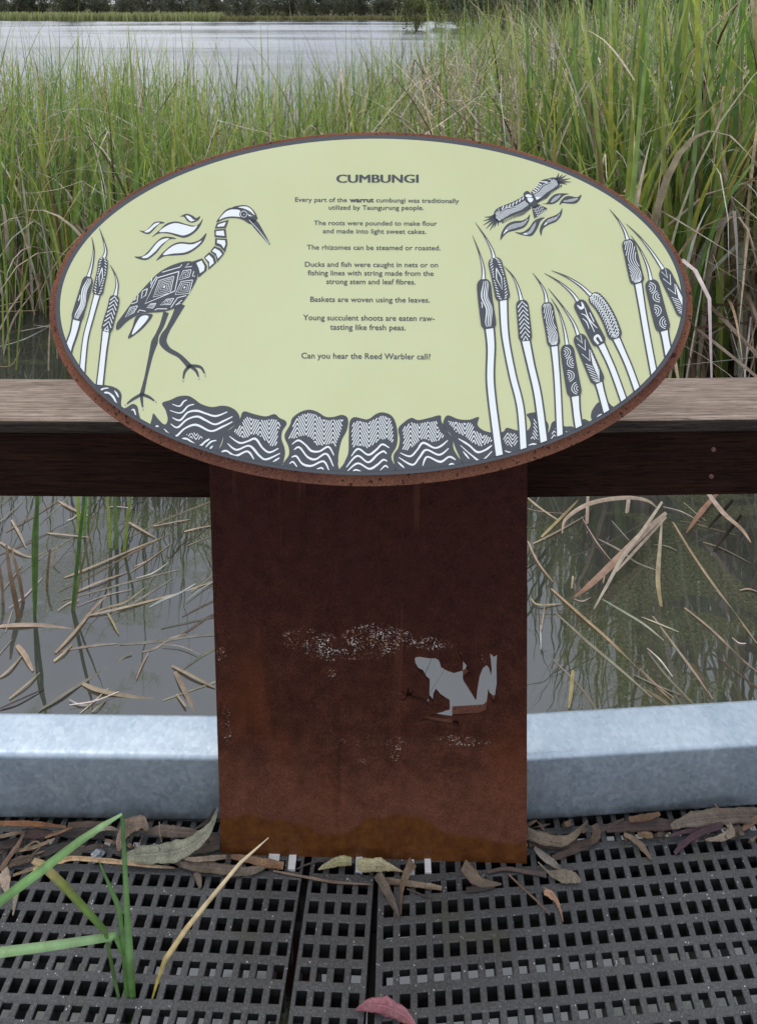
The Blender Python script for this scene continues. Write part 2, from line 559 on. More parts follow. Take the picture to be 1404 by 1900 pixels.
# ---------------------------------------------------------------- deck gratings
def grating(name, label, origin, er, ec, pr, pc, cols, rows, deep_r, deep_c, clipf=None, hr=0.0145, hc=0.0150, edge=(0, 0)):
    """moulded mini-mesh: cells on a skewed frame; hole (r,c) centred at origin + r*pr*ec + c*pc*er.
       Every second bar is full depth, the ones between are shallow."""
    top, shallow, deep = 0.0, -0.012, -0.040
    er, ec = np.array(er), np.array(ec)
    V, Fc = [], []
    def P(c, r, z):
        q = origin + er * (c * pc) + ec * (r * pr)
        return (q[0], q[1], z)
    fc, fr = hc / pc / 2, hr / pr / 2
    c0, c1 = cols
    r0, r1 = rows
    ch = 0.0012
    tap = 0.055
    def ring(a, b, z0, z1, cc, rr):
        pass
    for r in range(r0, r1):
        for c in range(c0, c1):
            if clipf and not clipf(c, r):
                continue
            # outer cell square, hole square (tapering slightly inward with depth)
            o = [(c - .5, r - .5), (c + .5, r - .5), (c + .5, r + .5), (c - .5, r + .5)]
            j = rnd.uniform(-0.012, 0.012)
            h = [(c - fc + j, r - fr), (c + fc + j, r - fr), (c + fc + j, r + fr), (c - fc + j, r + fr)]
            k = len(V)
            V += [P(a, b, top) for a, b in o]
            V += [P(a + (ch / pc) * (1 if a < c else -1) * -1, b + (ch / pr) * (1 if b < r else -1) * -1, top) for a, b in h]
            V += [P(a, b, top - ch) for a, b in h]
            V += [P(a, b, shallow) for a, b in h]
            V += [P(a, b, shallow) for a, b in o]
            for i in range(4):
                n = (i + 1) % 4
                Fc += [(k + i, k + n, k + 4 + n, k + 4 + i), (k + 4 + i, k + 4 + n, k + 8 + n, k + 8 + i),
                       (k + 8 + i, k + 8 + n, k + 12 + n, k + 12 + i), (k + 12 + i, k + 12 + n, k + 16 + n, k + 16 + i)]
    # deep bars, as open-topped slabs below the shallow mesh
    def slab(ca, cb, ra, rb):
        k = len(V)
        for z in (shallow - 0.0002, deep):
            for (a, b) in ((ca, ra), (cb, ra), (cb, rb), (ca, rb)):
                V.append(P(a, b, z))
        Fc.extend([(k, k + 1, k + 2, k + 3), (k + 4, k + 7, k + 6, k + 5), (k, k + 4, k + 5, k + 1), (k + 1, k + 5, k + 6, k + 2),
                   (k + 2, k + 6, k + 7, k + 3), (k + 3, k + 7, k + 4, k)])
    # solid border bars along the sides
    for (ca, cb) in ((c0 - .5 - edge[0] / pc, c0 - .5), (c1 - .5, c1 - .5 + edge[1] / pc)):
        if cb - ca > 1e-6:
            k = len(V)
            for z in (top, deep):
                for (a, b) in ((ca, r0 - .5), (cb, r0 - .5), (cb, r1 - .5), (ca, r1 - .5)):
                    V.append(P(a, b, z))
            Fc.extend([(k, k + 1, k + 2, k + 3), (k + 4, k + 7, k + 6, k + 5), (k, k + 4, k + 5, k + 1), (k + 1, k + 5, k + 6, k + 2),
                       (k + 2, k + 6, k + 7, k + 3), (k + 3, k + 7, k + 4, k)])
    wr, wc = (0.5 - fr) * 0.8, (0.5 - fc) * 0.8
    for r in range(r0, r1 + 1):
        if (r + deep_r) % 2 == 0:
            run = [c for c in range(c0, c1) if not clipf or clipf(c, min(r, r1 - 1))]
            if run:
                slab(min(run) - .5, max(run) + .5, r - .5 - wr, r - .5 + wr)
    for c in range(c0, c1 + 1):
        if (c + deep_c) % 2 == 0:
            run = [r for r in range(r0, r1) if not clipf or clipf(min(c, c1 - 1), r)]
            if run:
                slab(c - .5 - wc, c - .5 + wc, min(run) - .5, max(run) + .5)
    o = mesh(name, V, Fc, M['grate'])
    o.data.materials.append(M['resin'])  # plain resin walls, with the shade inside the holes put into their colour
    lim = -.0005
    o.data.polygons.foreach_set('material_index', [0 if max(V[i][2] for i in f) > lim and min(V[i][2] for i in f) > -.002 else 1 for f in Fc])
    return o

def zc(off, sc):
    return lambda p: (off[0] + p[0] / sc, off[1] + p[1] / sc)

z6 = zc((0, 1480), 2.0)
z7 = zc((600, 1480), 1.7463)

# left panel: hole (0,0) is the zoom-6 hole at (1047,565) in row 4
erL = np.array([1, -0.029, 0]); ecL = np.array([0.084, 1, 0])
oL = onz(*z6((1047, 560)))
grating('deck_grating', '', oL, erL, ecL, 0.0243, 0.0249, (-34, 1), (-13, 7), 1, 0)
gl = bpy.data.objects['deck_grating']
tag(gl, 'large dark gritty deck grating under the reed sprout, left of the narrow one', 'deck grating', 'deck gratings')
oM = onz(*z6((1142, 566)))
gm = grating('deck_grating', '', oM, erL, ecL, 0.0243, 0.0249, (0, 4), (-13, 7), 1, 0,
             clipf=lambda c, r: True, edge=(0.0012, 0.003))
tag(gm, 'narrow dark deck grating strip, four holes wide, between the two large gratings', 'deck grating', 'deck gratings')
erR = np.array([1, 0.060, 0]); ecR = np.array([0.036, 1, 0])
oR = onz(*z7((318, 499)))
gr_ = grating('deck_grating', '', oR, erR, ecR, 0.0243, 0.0250, (-2, 36), (-13, 8), 1, 1, edge=(0.005, 0))
tag(gr_, 'large dark gritty deck grating on the right, its corner under the pink leaf', 'deck grating', 'deck gratings')

# bearers under the deck
bl = box('bearer', -1.3, -0.01, 0.968, 1.06, -0.056, -0.0405, M['under']); tag(bl, 'dark steel bearer under the left deck gratings', 'bearer', 'bearers under the deck')
for gx0, gk in ((-.058, .084), (.0, .0)):  # dark strips added under the gaps to keep them black
    js = mesh('bearer', [(gx0 + gk * (yy - .9) * 1.0 + dx, yy, zz_) for zz_ in (-.085, -.041) for yy in (.5, .966) for dx in (-.016, .012)],
              [(0, 2, 3, 1), (4, 5, 7, 6), (0, 1, 5, 4), (2, 6, 7, 3), (0, 4, 6, 2), (1, 3, 7, 5)], M['under'])
    tag(js, 'added dark strip below the gap on the %s side of the narrow grating' % ('left' if gk else 'right'), 'added strip', 'bearers under the deck')
for (x0, x1, y0, y1) in ((-1.6, 1.6, -2.2, .535),):
    dk = box('deck', x0, x1, y0, y1, -.04, 0.0, M['grate']); dk['kind'] = 'structure'
br = box('bearer', 0.0, 1.3, 0.968, 1.06, -0.056, -0.0405, M['under']); br.rotation_euler.z = R(3.0); tag(br, 'dark steel bearer under the right deck grating', 'bearer', 'bearers under the deck')

# ---------------------------------------------------------------- galvanised kerbs
def kerb(A, B, h, wd, label):
    A, B = np.array([*A, 0.0]), np.array([*B, 0.0])
    d = (B - A) / np.linalg.norm(B - A)
    nn = np.array([-d[1], d[0], 0])
    prof = []
    r = 0.009
    for (cy, cz, a0) in ((r, h - r, 180), (wd - r, h - r, 90), (wd - r, r + .004, 0), (r, r + .004, -90)):
        for k in range(6):
            a = R(a0 - k * 18)
            prof.append((cy + r * math.cos(a), cz + r * math.sin(a)))
    NN = 24
    V, Fc = [], []
    m = len(prof)
    for i in range(NN + 1):
        q = A + (B - A) * i / NN
        for (py, pz) in prof:
            V.append(q + nn * py + np.array([0, 0, pz]))
    for i in range(NN):
        for k in range(m):
            Fc.append((i * m + k, i * m + (k + 1) % m, (i + 1) * m + (k + 1) % m, (i + 1) * m + k))
    Fc += [tuple(range(m)), tuple(range(NN * m, NN * m + m))[::-1]]
    o = mesh('steel_kerb', V, Fc, M['galv'], smooth=True)
    return tag(o, label, 'kerb', 'galvanised kerbs along the deck edge')
kerb((-1.30, 1.085), (-0.012, 1.0715), 0.1255, 0.072, 'galvanised steel kerb behind the grey-green gum leaf, left of the sign post')
kerb((-0.006, 1.0595), (1.30, 1.131), 0.125, 0.076, 'galvanised steel kerb above the purple leaf strips, right of the sign post')

# ---------------------------------------------------------------- timber rails
def rail(label, A, B, ybk, zt, zb, hp=0.024):
    """A, B: front-edge points (x, y) of the plank"""
    A, B = np.array([*A, 0.0]), np.array([*B, 0.0])
    d = (B - A) / np.linalg.norm(B - A)
    nn = np.array([-d[1], d[0], 0])
    root = empty('timber_rail', tuple((A + B) / 2 + np.array([0, 0.06, 0])), label, 'timber rail', 'rails of the boardwalk')
    def seg(name, y0, y1, z0, z1, mat, bev):
        ra = [A + nn * y + np.array([0, 0, z]) for (y, z) in ((y0, z0), (y0, z1), (y1, z1), (y1, z0))]
        rb = [B + nn * y + np.array([0, 0, z]) for (y, z) in ((y0, z0), (y0, z1), (y1, z1), (y1, z0))]
        o = loft(name, ra, rb, mat)
        bevel(o, bev, 4)
        return kid(o, root)
    tp = seg('top_plank', 0, ybk, zt - hp, zt, M['plank'], 0.006)
    tp.data.materials.append(M['plank_edge_shade'])
    tp.data.polygons[0].material_index = 1  # front edge's shade put into a darker timber colour
    seg('side_beam', 0.012, 0.057, zb, zt - hp - 0.0015, M['beam'], 0.003)
    return root, A, d, nn, seg
YR = 1.115
pL0, pL1 = ony(0, 783, YR + .008), ony(388, 785, YR)
zt = pL1[2]
bk = onz(0, 708, zt)
print('rail top', zt, 'back', bk, 'beam bottom', ony(0, 923, YR + .02), ony(1404, 914, YR + .04))
zb = ony(388, 927, YR + .012)[2]
pR0, pR1 = ony(980, 783, YR), ony(1404, 779, YR + .010)
rl, A, d, nn, sg = rail('weathered timber rail with black stained beam, left of the sign', (-1.3, YR + .014), (-0.004, YR), 0.135, zt, zb)
sg = box('post', -0.205, -0.115, 1.16, 1.25, -1.2, zt - 0.026, M['beam']); kid(sg, rl)
rr, A, d, nn, sg = rail('weathered timber rail with two bolts in its brown beam, right of the sign', (0.004, YR - .002), (1.3, YR + .026), 0.135, zt, zb)
sg = box('post', 1.03, 1.12, 1.19, 1.28, -1.2, zt - 0.026, M['beam']); kid(sg, rr)
for (bx, by) in ((1321, 831), (1317, 881)):
    q = ony(bx, by, YR + .0265)
    bm = bmesh.new()
    for (rad, y0, y1, n) in ((0.0065, 0.0, -0.0025, 20), (0.0042, -0.0025, -0.0055, 16)):
        rings = []
        for (yy, k) in ((y0, 1), (y1 + .0008, 1), (y1, .82)):
            rings.append([bm.verts.new((q[0] + k * rad * math.cos(2 * math.pi * i / n), q[1] + yy, q[2] + k * rad * math.sin(2 * math.pi * i / n))) for i in range(n)])
        for a, b in zip(rings, rings[1:]):
            for i in range(n):
                bm.faces.new((a[i], a[(i + 1) % n], b[(i + 1) % n], b[i]))
        bm.faces.new(rings[-1])
    me = bpy.data.meshes.new('bolt'); bm.to_mesh(me); bm.free()
    me.materials.append(M['bolt'])
    o = bpy.data.objects.new('bolt', me); COL.objects.link(o)
    kid(o, rr)

# ================================================================ THE SIGN
sign = empty('information_sign', (-0.01, 1.03, 0), 'oval green sign headed CUMBUNGI on a rusty steel post with frog cutout', 'sign')

# ---- pedestal: front and rear steel plates with the frog cut through both, closed by side plates
a0, b0 = onz(410, 1585), onz(977, 1603)
npl = np.cross(b0 - a0, [0, 0, 1]); npl /= np.linalg.norm(npl)
if npl[1] > 0:
    npl = -npl                                     # towards the viewer
a1, b1 = onplane(388, 870, a0, npl), onplane(978, 868, a0, npl)
def up(p, q, z):
    return p + (q - p) * ((z - p[2]) / (q[2] - p[2]))
ZTOP = 0.93
a2, b2 = up(a0, a1, ZTOP), up(b0, b1, ZTOP)
zf = zc((740, 1180), 6.685)
frog_gray = [(190, 285), (215, 265), (260, 260), (310, 270), (380, 280), (455, 280), (490, 300), (510, 345), (520, 390), (600, 435), (680, 462), (790, 432), (795, 330),
             (755, 250), (720, 180), (760, 215), (775, 280), (800, 325), (868, 402), (835, 425), (905, 455), (795, 545), (870, 640), (945, 790), (958, 790), (975, 650), (1000, 500), (1040, 400), (1085, 365),
             (1115, 395), (1140, 490), (1150, 420), (1130, 220), (1165, 250), (1180, 260), (1225, 230), (1215, 420), (1218, 640), (1205, 720), (1190, 845), (1165, 830), (1110, 700), (1105, 850), (1085, 960), (1030, 1005),
             (670, 1045), (600, 1035), (400, 1000), (350, 990), (630, 915), (630, 840), (520, 770), (460, 700), (430, 760), (412, 885), (370, 850), (375, 780), (382, 580), (340, 545), (300, 470), (240, 440), (205, 380)]
hand = [(20, 800), (90, 760), (60, 720), (30, 690), (40, 680), (95, 715), (105, 640), (118, 640), (128, 715), (175, 685), (190, 690), (160, 735), (220, 760), (330, 770), (400, 800), (420, 835), (410, 880), (330, 850), (220, 815), (120, 795), (60, 812)]
shin = [(250, 1060), (330, 1000), (480, 1020), (660, 1040), (745, 1065), (745, 1140), (600, 1120), (420, 1090)]
def plate(name, off, hole_px, extra, th, shift=0.0, mat='slab'):
    """steel plate in the pedestal's plane, moved back by off, with cutouts; th = thickness"""
    bk = -npl * off
    outer = [a0 + bk, b0 + bk, b2 + bk, a2 + bk]
    ex = (b0 - a0) / np.linalg.norm(b0 - a0)
    def to2(p):
        q = p - a0
        return (np.dot(q, ex), q[2])
    holes = []
    for H in hole_px:
        holes.append([to2(onplane(*zf(p), a0 + (-npl * shift), npl)) for p in H])
    cu = bpy.data.curves.new(name, 'CURVE')
    cu.dimensions = '2D'
    cu.fill_mode = 'BOTH'
    for poly in [[to2(p) for p in outer]] + holes:
        sp = cu.splines.new('POLY')
        sp.points.add(len(poly) - 1)
        for pt, (x_, y_) in zip(sp.points, poly):
            pt.co = (x_, y_, 0, 1)
        sp.use_cyclic_u = True
    tmp = bpy.data.objects.new(name, cu)
    COL.objects.link(tmp)
    dg = bpy.context.evaluated_depsgraph_get()
    me = bpy.data.meshes.new_from_object(tmp.evaluated_get(dg))
    bpy.data.objects.remove(tmp)
    bm = bmesh.new(); bm.from_mesh(me)
    bmesh.ops.remove_doubles(bm, verts=bm.verts, dist=1e-6)
    r = bmesh.ops.extrude_face_region(bm, geom=bm.faces[:])
    for v in [e for e in r['geom'] if isinstance(e, bmesh.types.BMVert)]:
        v.co.z -= th
    for v in bm.verts:
        q = a0 + bk + ex * v.co.x + np.array([0, 0, 1.0]) * v.co.y + npl * v.co.z
        v.co = q
    bmesh.ops.recalc_face_normals(bm, faces=bm.faces[:])
    bm.to_mesh(me); bm.free()
    me.name = name
    me.materials.clear(); me.materials.append(M[mat])
    o = bpy.data.objects.new(name, me)
    COL.objects.link(o)
    return kid(o, sign)
GAP = 0.032
plate('front_plate', 0.0, [frog_gray, hand, shin], None, 0.006)
# the rear plate carries the same frog, a little lower so that one sees through both from above
rear_frog = [(120, 200), (560, 200), (640, 330), (700, 330), (690, 60), (790, 60), (880, 330), (960, 420), (800, 520), (800, 560), (945, 788), (990, 500), (1040, 330), (1060, 90), (1260, 90), (1260, 780), (1190, 840), (1118, 790), (1098, 910), (1060, 950), (668, 975),
             (666, 1105), (330, 1065), (310, 1000), (560, 940), (525, 870), (470, 800), (445, 870), (428, 960), (366, 960), (345, 640), (250, 540), (120, 470)]
plate('rear_plate', GAP, [rear_frog], None, 0.013, GAP, 'rim')
# side plates closing the pedestal
for (p0, p1, sgn) in ((a0, a2, 1), (b0, b2, -1)):
    ex = (b0 - a0) / np.linalg.norm(b0 - a0) * sgn
    ra, rb = [], []
    for (i, j) in ((0.0015, 0.0062), (0.0065, 0.0062), (0.0065, GAP - 0.0002), (0.0015, GAP - 0.0002)):
        ra.append(p0 + ex * i - npl * j); rb.append(p1 + ex * i - npl * j)
    kid(loft('side_plate', ra, rb, M['slab']), sign)

# ---- the tilted oval
Pb = ony(688, 882, 0.905)
Pt = ony(690, 250, 1.165)
e_up = (Pt - Pb); e_up /= np.linalg.norm(e_up)
e_rt = np.array([1.0, -0.012, 0.0]); e_rt -= e_up * np.dot(e_rt, e_up); e_rt /= np.linalg.norm(e_rt)
n_p = np.cross(e_rt, e_up)
if n_p[1] > 0:
    n_p = -n_p
PC = (Pb + Pt) / 2
print('panel tilt', math.degrees(math.asin(e_up[2])), 'normal', n_p)
EC = (688.0, 565.5)
def ell(a, b, n, rot=-0.70, c=EC):
    out = []
    cr, sr = math.cos(R(rot)), math.sin(R(rot))
    for i in range(n):
        t = 2 * math.pi * i / n
        x_, y_ = a * math.cos(t), b * math.sin(t)
        out.append((c[0] + x_ * cr - y_ * sr, c[1] + x_ * sr + y_ * cr))
    return out
def onp(p, off=0.0):
    return onplane(p[0], p[1], PC + n_p * off, n_p)
def face_at(p, off):
    """a point of the panel's surface, lifted off it along the normal"""
    return onplane(p[0], p[1], PC, n_p) + n_p * off
NE = 160
PT = 0.012                                  # panel thickness
outer = ell(585, 316, NE)
plate_px = ell(597.3, 329.3, NE, -0.70, (688.0, 573.3))
back = [onplane(p[0], p[1], PC - n_p * PT, n_p) for p in plate_px]
o = loft('backing_plate', back, [q - n_p * 0.010 for q in back], M['rim'])
bevel(o, 0.0012, 2)
kid(o, sign)
fr_ = [onp(p) for p in outer]
panel = loft('oval_panel', [q - n_p * 0.0003 for q in fr_], [q - n_p * (PT - 0.0002) for q in fr_], M['edge'])
bevel(panel, 0.0008, 2)
kid(panel, sign)
inner = ell(576.5, 308.5, NE)
def stick(name, V, Fc, mat):
    o = mesh(name, V, Fc, mat)
    o.parent = panel
    o.location = -Vector(panel.location) - Vector(sign.location)
    return o
off0 = 0.0005
stick('printed_face', [face_at(p, off0) for p in inner], [tuple(range(NE))], M['green'])
V = [face_at(p, off0 * 0.6) for p in outer] + [face_at(p, off0 * 0.6) for p in ell(575, 307, NE)]
stick('printed_border', V, [(i, (i + 1) % NE, NE + (i + 1) % NE, NE + i) for i in range(NE)], M['ink'])

# ---- a small plotter: everything is drawn in photograph pixels, clipped to the oval, laid on the panel
CL = np.array(inner)
CLS = [(CL[i], CL[(i + 1) % NE]) for i in range(NE)]
c_ = CL.mean(0)
SGN = 1.0 if np.cross(CLS[0][1] - CLS[0][0], c_ - CLS[0][0]) > 0 else -1.0
# cheap test in the ellipse's own frame
_cr, _sr = math.cos(R(-0.7)), math.sin(R(-0.7))
def inside_face(p, k=1.0):
    dx, dy = p[0] - EC[0], p[1] - EC[1]
    u, v = dx * _cr + dy * _sr, -dx * _sr + dy * _cr
    return (u / 576.0) ** 2 + (v / 308.0) ** 2 <= k
def clip(poly):
    if all(inside_face(p, 0.995) for p in poly):
        return [np.array(p, float) for p in poly]
    out = [np.array(p, float) for p in poly]
    for a, b in CLS:
        if not out:
            return []
        e = b - a
        dd = [SGN * (e[0] * (p[1] - a[1]) - e[1] * (p[0] - a[0])) for p in out]
        if min(dd) >= 0:
            continue
        res = []
        for i in range(len(out)):
            p, q, dp, dq = out[i], out[(i + 1) % len(out)], dd[i], dd[(i + 1) % len(out)]
            if dp >= 0:
                res.append(p)
            if (dp >= 0) != (dq >= 0):
                res.append(p + (q - p) * (dp / (dp - dq)))
        out = res
    return out

class Art:
    def __init__(s, name):
        s.name = name
        s.d = {'ink': ([], []), 'white': ([], [])}
    def poly(s, pts, col, layer):
        pts = clip(pts)
        if len(pts) < 3:
            return
        V, Fc = s.d[col]
        k = len(V)
        V += [face_at(p, off0 + 0.0003 * layer) for p in pts]
        Fc.append(tuple(range(k, k + len(pts))))
    def shape(s, pts, col, layer, n=5):
        s.poly(spline(pts, n, True), col, layer)
    def stroke(s, pts, wd, col, layer, n=5, keep=None):
        P = spline(pts, n) if n > 1 else [np.array(p, float) for p in pts]
        W = np.interp(np.linspace(0, 1, len(P)), np.linspace(0, 1, len(wd)), wd) if hasattr(wd, '__len__') else [wd] * len(P)
        L, Rr = [], []
        for i, p in enumerate(P):
            t = P[min(i + 1, len(P) - 1)] - P[max(i - 1, 0)]
            t = t / (np.linalg.norm(t) + 1e-9)
            nn = np.array([-t[1], t[0]]) * W[i] / 2
            L.append(p + nn); Rr.append(p - nn)
        for i in range(len(P) - 1):
            if keep and not keep(P[i] * 0.5 + P[i + 1] * 0.5):
                continue
            s.poly([L[i], L[i + 1], Rr[i + 1], Rr[i]], col, layer)
    def build(s):
        # one mesh, ink and white slots
        V, Fc, mi = [], [], []
        for k, col in enumerate(('ink', 'white')):
            v, f = s.d[col]
            Fc += [tuple(i + len(V) for i in q) for q in f]
            mi += [k] * len(f)
            V += v
        o = stick(s.name, V, Fc, M['ink'])
        o.data.materials.append(M['white'])
        o.data.polygons.foreach_set('material_index', mi)
        return o

def pip(poly):
    P = np.array(poly, float)
    def f(p):
        x_, y_ = p
        c = False
        j = len(P) - 1
        for i in range(len(P)):
            if (P[i][1] > y_) != (P[j][1] > y_) and x_ < (P[j][0] - P[i][0]) * (y_ - P[i][1]) / (P[j][1] - P[i][1]) + P[i][0]:
                c = not c
            j = i
        return c
    return f

def zig(art, poly, layer, period=21.0, slope=2.3, sp=3.5, wd=1.75, phase=0.0):
    """fine zigzag hatching clipped to a polygon"""
    P = np.array(poly)
    x0, y0 = P.min(0) - 1
    x1, y1 = P.max(0) + 1
    f = pip(poly)
    amp = period / 2 * slope
    step = sp * math.sqrt(1 + slope * slope)
    y_ = y0 - amp
    while y_ < y1 + amp:
        pts = []
        x_ = x0
        N = int((x1 - x0) / 1.0) + 2
        for i in range(N):
            x_ = x0 + i * (x1 - x0) / (N - 1)
            u = ((x_ - x0 + phase) % period) / period
            pts.append((x_, y_ + amp * (abs(2 * u - 1) * 1.0)))
        art.stroke(pts, wd * (1.3 if slope > 1.5 else 1), 'white', layer, 1, f)
        y_ += step

# ---- rocks along the foot
art = Art('rock_border_picture')
zA, zB, zC, zD = zc((170, 690), 5.2), zc((400, 740), 5.4), zc((620, 740), 5.4), zc((820, 740), 4.011)
def T(z, L): return [z(p) for p in L]
rocks = [
 (zA, [(-60, 100), (0, 115), (100, 122), (200, 140), (260, 170), (290, 220), (285, 290), (275, 390), (120, 400), (-60, 200)], [],
  [[(45, 152), (80, 175), (120, 160), (165, 155)], [(100, 208), (160, 200), (210, 240), (235, 290), (250, 330)], [(222, 180), (245, 210), (262, 245)]]),
 (zA, [(310, 375), (350, 335), (400, 308), (440, 330), (455, 390), (470, 480), (400, 500)], [], [[(385, 368), (410, 365), (428, 415)]]),
 (zA, [(575, 540), (585, 440), (598, 400), (640, 450), (690, 500), (720, 500), (735, 450), (715, 370), (682, 300), (760, 270), (840, 235), (930, 230), (990, 260), (1060, 310), (1160, 338), (1260, 325), (1340, 340), (1404, 385), (1430, 450),
       (1400, 500), (1330, 550), (1275, 620), (1245, 700), (1180, 800), (1000, 820), (700, 690)], [[(920, 605), (980, 585), (1060, 610), (1085, 632), (1020, 660), (950, 630)]],
  [[(780, 310), (850, 330), (890, 285), (920, 270)], [(755, 370), (860, 395), (930, 330), (990, 312)], [(780, 440), (855, 465), (930, 390), (1020, 375), (1100, 400), (1200, 425), (1310, 385)],
   [(765, 500), (830, 535), (920, 460), (1020, 430), (1100, 465), (1190, 505), (1280, 470), (1360, 430)], [(700, 550), (800, 625), (900, 545), (1010, 510), (1150, 570), (1260, 530), (1360, 480)],
   [(850, 655), (920, 645), (1030, 715), (1100, 670), (1140, 645)], [(1090, 740), (1150, 675), (1205, 660)], [(1135, 750), (1170, 712)], [(612, 535), (632, 522), (648, 528)]]),
 (zB, [(-10, 560), (60, 460), (95, 350), (200, 260), (245, 200), (265, 140), (300, 125), (380, 150), (500, 175), (590, 152), (640, 190), (700, 220), (708, 260), (670, 320), (660, 400), (690, 490), (690, 580), (625, 690), (300, 740), (-10, 620)],
  [[(185, 320), (250, 265), (310, 178), (400, 200), (500, 215), (590, 200), (660, 250), (625, 340), (612, 465), (545, 475), (470, 385), (400, 355), (350, 370), (290, 392), (240, 380)]],
  [[(140, 375), (240, 440), (320, 425), (400, 400), (470, 490), (540, 535), (630, 495)], [(120, 445), (210, 510), (340, 470), (440, 570), (510, 605), (645, 545)], [(55, 535), (110, 520), (200, 570), (320, 525), (385, 605)], [(575, 630), (640, 590)]]),
 (zB, [(695, 700), (735, 560), (730, 480), (690, 370), (745, 260), (770, 190), (850, 130), (940, 108), (1020, 130), (1100, 178), (1180, 180), (1270, 160), (1325, 200), (1315, 310), (1260, 420), (1230, 560), (1225, 650), (1190, 750)],
  [[(735, 400), (780, 260), (810, 190), (880, 150), (970, 142), (1050, 190), (1100, 215), (1200, 210), (1285, 210), (1250, 330), (1200, 475), (1150, 445), (1080, 460), (1020, 468), (950, 380), (880, 368), (800, 390)]],
  [[(765, 455), (830, 415), (900, 460), (960, 520), (1040, 525), (1130, 480), (1185, 565)], [(785, 510), (840, 485), (920, 580), (1000, 605), (1110, 550), (1180, 675)], [(760, 585), (810, 575), (870, 650), (960, 670), (1080, 625), (1135, 715)],
   [(740, 650), (775, 630), (815, 680)], [(1000, 710), (1060, 690), (1085, 720)]]),
 (zC, [(70, 755), (100, 640), (140, 540), (145, 380), (155, 230), (205, 182), (330, 205), (420, 150), (490, 135), (570, 165), (615, 240), (635, 370), (620, 480), (570, 580), (590, 755)],
  [[(185, 490), (175, 360), (182, 250), (220, 222), (340, 238), (420, 190), (490, 168), (555, 195), (580, 260), (595, 440), (530, 405), (460, 400), (400, 450), (345, 495), (280, 470), (220, 470)]],
  [[(170, 575), (240, 500), (340, 560), (420, 510), (480, 455), (550, 490)], [(120, 685), (230, 570), (340, 635), (430, 560), (490, 525), (525, 550)], [(130, 725), (235, 645), (350, 700), (430, 660), (490, 610), (530, 625)], [(175, 735), (215, 710), (275, 730)], [(460, 715), (510, 670), (540, 690)]]),
 (zC, [(650, 755), (600, 640), (595, 560), (640, 490), (655, 400), (640, 300), (690, 240), (770, 190), (840, 212), (950, 190), (1060, 165), (1075, 230), (1140, 330), (1185, 400), (1195, 500), (1240, 580), (1290, 670), (1000, 730)],
  [[(685, 500), (700, 400), (680, 290), (770, 235), (850, 250), (1020, 215), (1050, 310), (1105, 372), (1040, 420), (990, 435), (920, 400), (870, 405), (800, 470), (740, 515)]],
  [[(660, 540), (760, 575), (830, 510), (890, 440), (1000, 490), (1070, 470), (1135, 415)], [(645, 585), (780, 660), (850, 590), (920, 510), (1050, 560), (1145, 495)], [(885, 670), (930, 580), (1060, 630), (1150, 580), (1215, 610)], [(635, 630), (700, 690)], [(1135, 680), (1170, 650), (1215, 665)]]),
 (zD, [(175, 500), (110, 390), (80, 310), (60, 260), (10, 200), (15, 150), (45, 122), (120, 150), (200, 155), (272, 135), (262, 190), (300, 230), (370, 250), (450, 245), (480, 215), (540, 230), (600, 242), (640, 230), (658, 190), (645, 145), (628, 115), (680, 100), (710, 110), (760, 150), (790, 190), (788, 250),
       (800, 225), (815, 178), (840, 165), (870, 190), (920, 205), (970, 208), (1010, 270), (600, 430), (300, 500)],
  [[(40, 165), (70, 165), (150, 180), (220, 180), (250, 240), (330, 275), (375, 290), (370, 310), (330, 335), (290, 350), (240, 335), (190, 290), (100, 245)], [(455, 300), (470, 255), (540, 255), (562, 275), (562, 330), (520, 355), (475, 340)],
   [(640, 300), (680, 240), (680, 140), (715, 200), (715, 300)], [(800, 305), (830, 220), (850, 210), (850, 280)], [(918, 240), (970, 235), (930, 260)]],
  [[(120, 295), (200, 345), (260, 395), (320, 380), (370, 345)], [(135, 345), (220, 420), (290, 460), (370, 390)], [(155, 390), (200, 445)], [(465, 385), (520, 400), (600, 380)], [(640, 345), (680, 335), (715, 345)]]),
 (zD, [(1110, 150), (1108, 105), (1130, 60), (1165, 25), (1185, 70), (1200, 120), (1150, 170)], [], [[(1150, 135), (1185, 112)]]),
 (zD, [(1232, 25), (1255, 45), (1285, 75), (1235, 100)], [], []),
 (zD, [(1035, 190), (1040, 160), (1060, 150), (1100, 180), (1050, 220)], [], []),
]
for z, poly, hatch, waves in rocks:
    art.shape(T(z, poly), 'ink', 1)
    for h in hatch:
        q = T(z, h)
        small = (max(p[0] for p in q) - min(p[0] for p in q)) < 36
        zig(art, q, 2, 18 if small else 33, 1.5 if small else 1.9, 3.9, 1.4)
    for wv in waves:
        art.stroke(T(z, wv), [1.2, 3.6, 3.0, 4.2, 3.2, 3.6, 1.6] if len(wv) > 4 else [1.0, 3.2, 1.6], 'white', 2, 6)
art.build()

# ---- cattails
def capsule(c, wd, n=10):
    """outline of a rounded bar along a centre line"""
    P = spline(c, 6)
    L, Rr = [], []
    m = len(P) - 1
    for i, p in enumerate(P):
        t = P[min(i + 1, m)] - P[max(i - 1, 0)]
        t /= np.linalg.norm(t)
        u = i / m
        k = wd / 2 * (min(1, (1 - (1 - min(u, .18) / .18) ** 2.2)) * .55 + .45) * (min(1, (1 - (1 - min(1 - u, .14) / .14) ** 2.2)) * .45 + .55)
        k *= 0.93 + 0.10 * u
        nn = np.array([-t[1], t[0]]) * k
        L.append(p + nn); Rr.append(p - nn)
    return L + Rr[::-1]

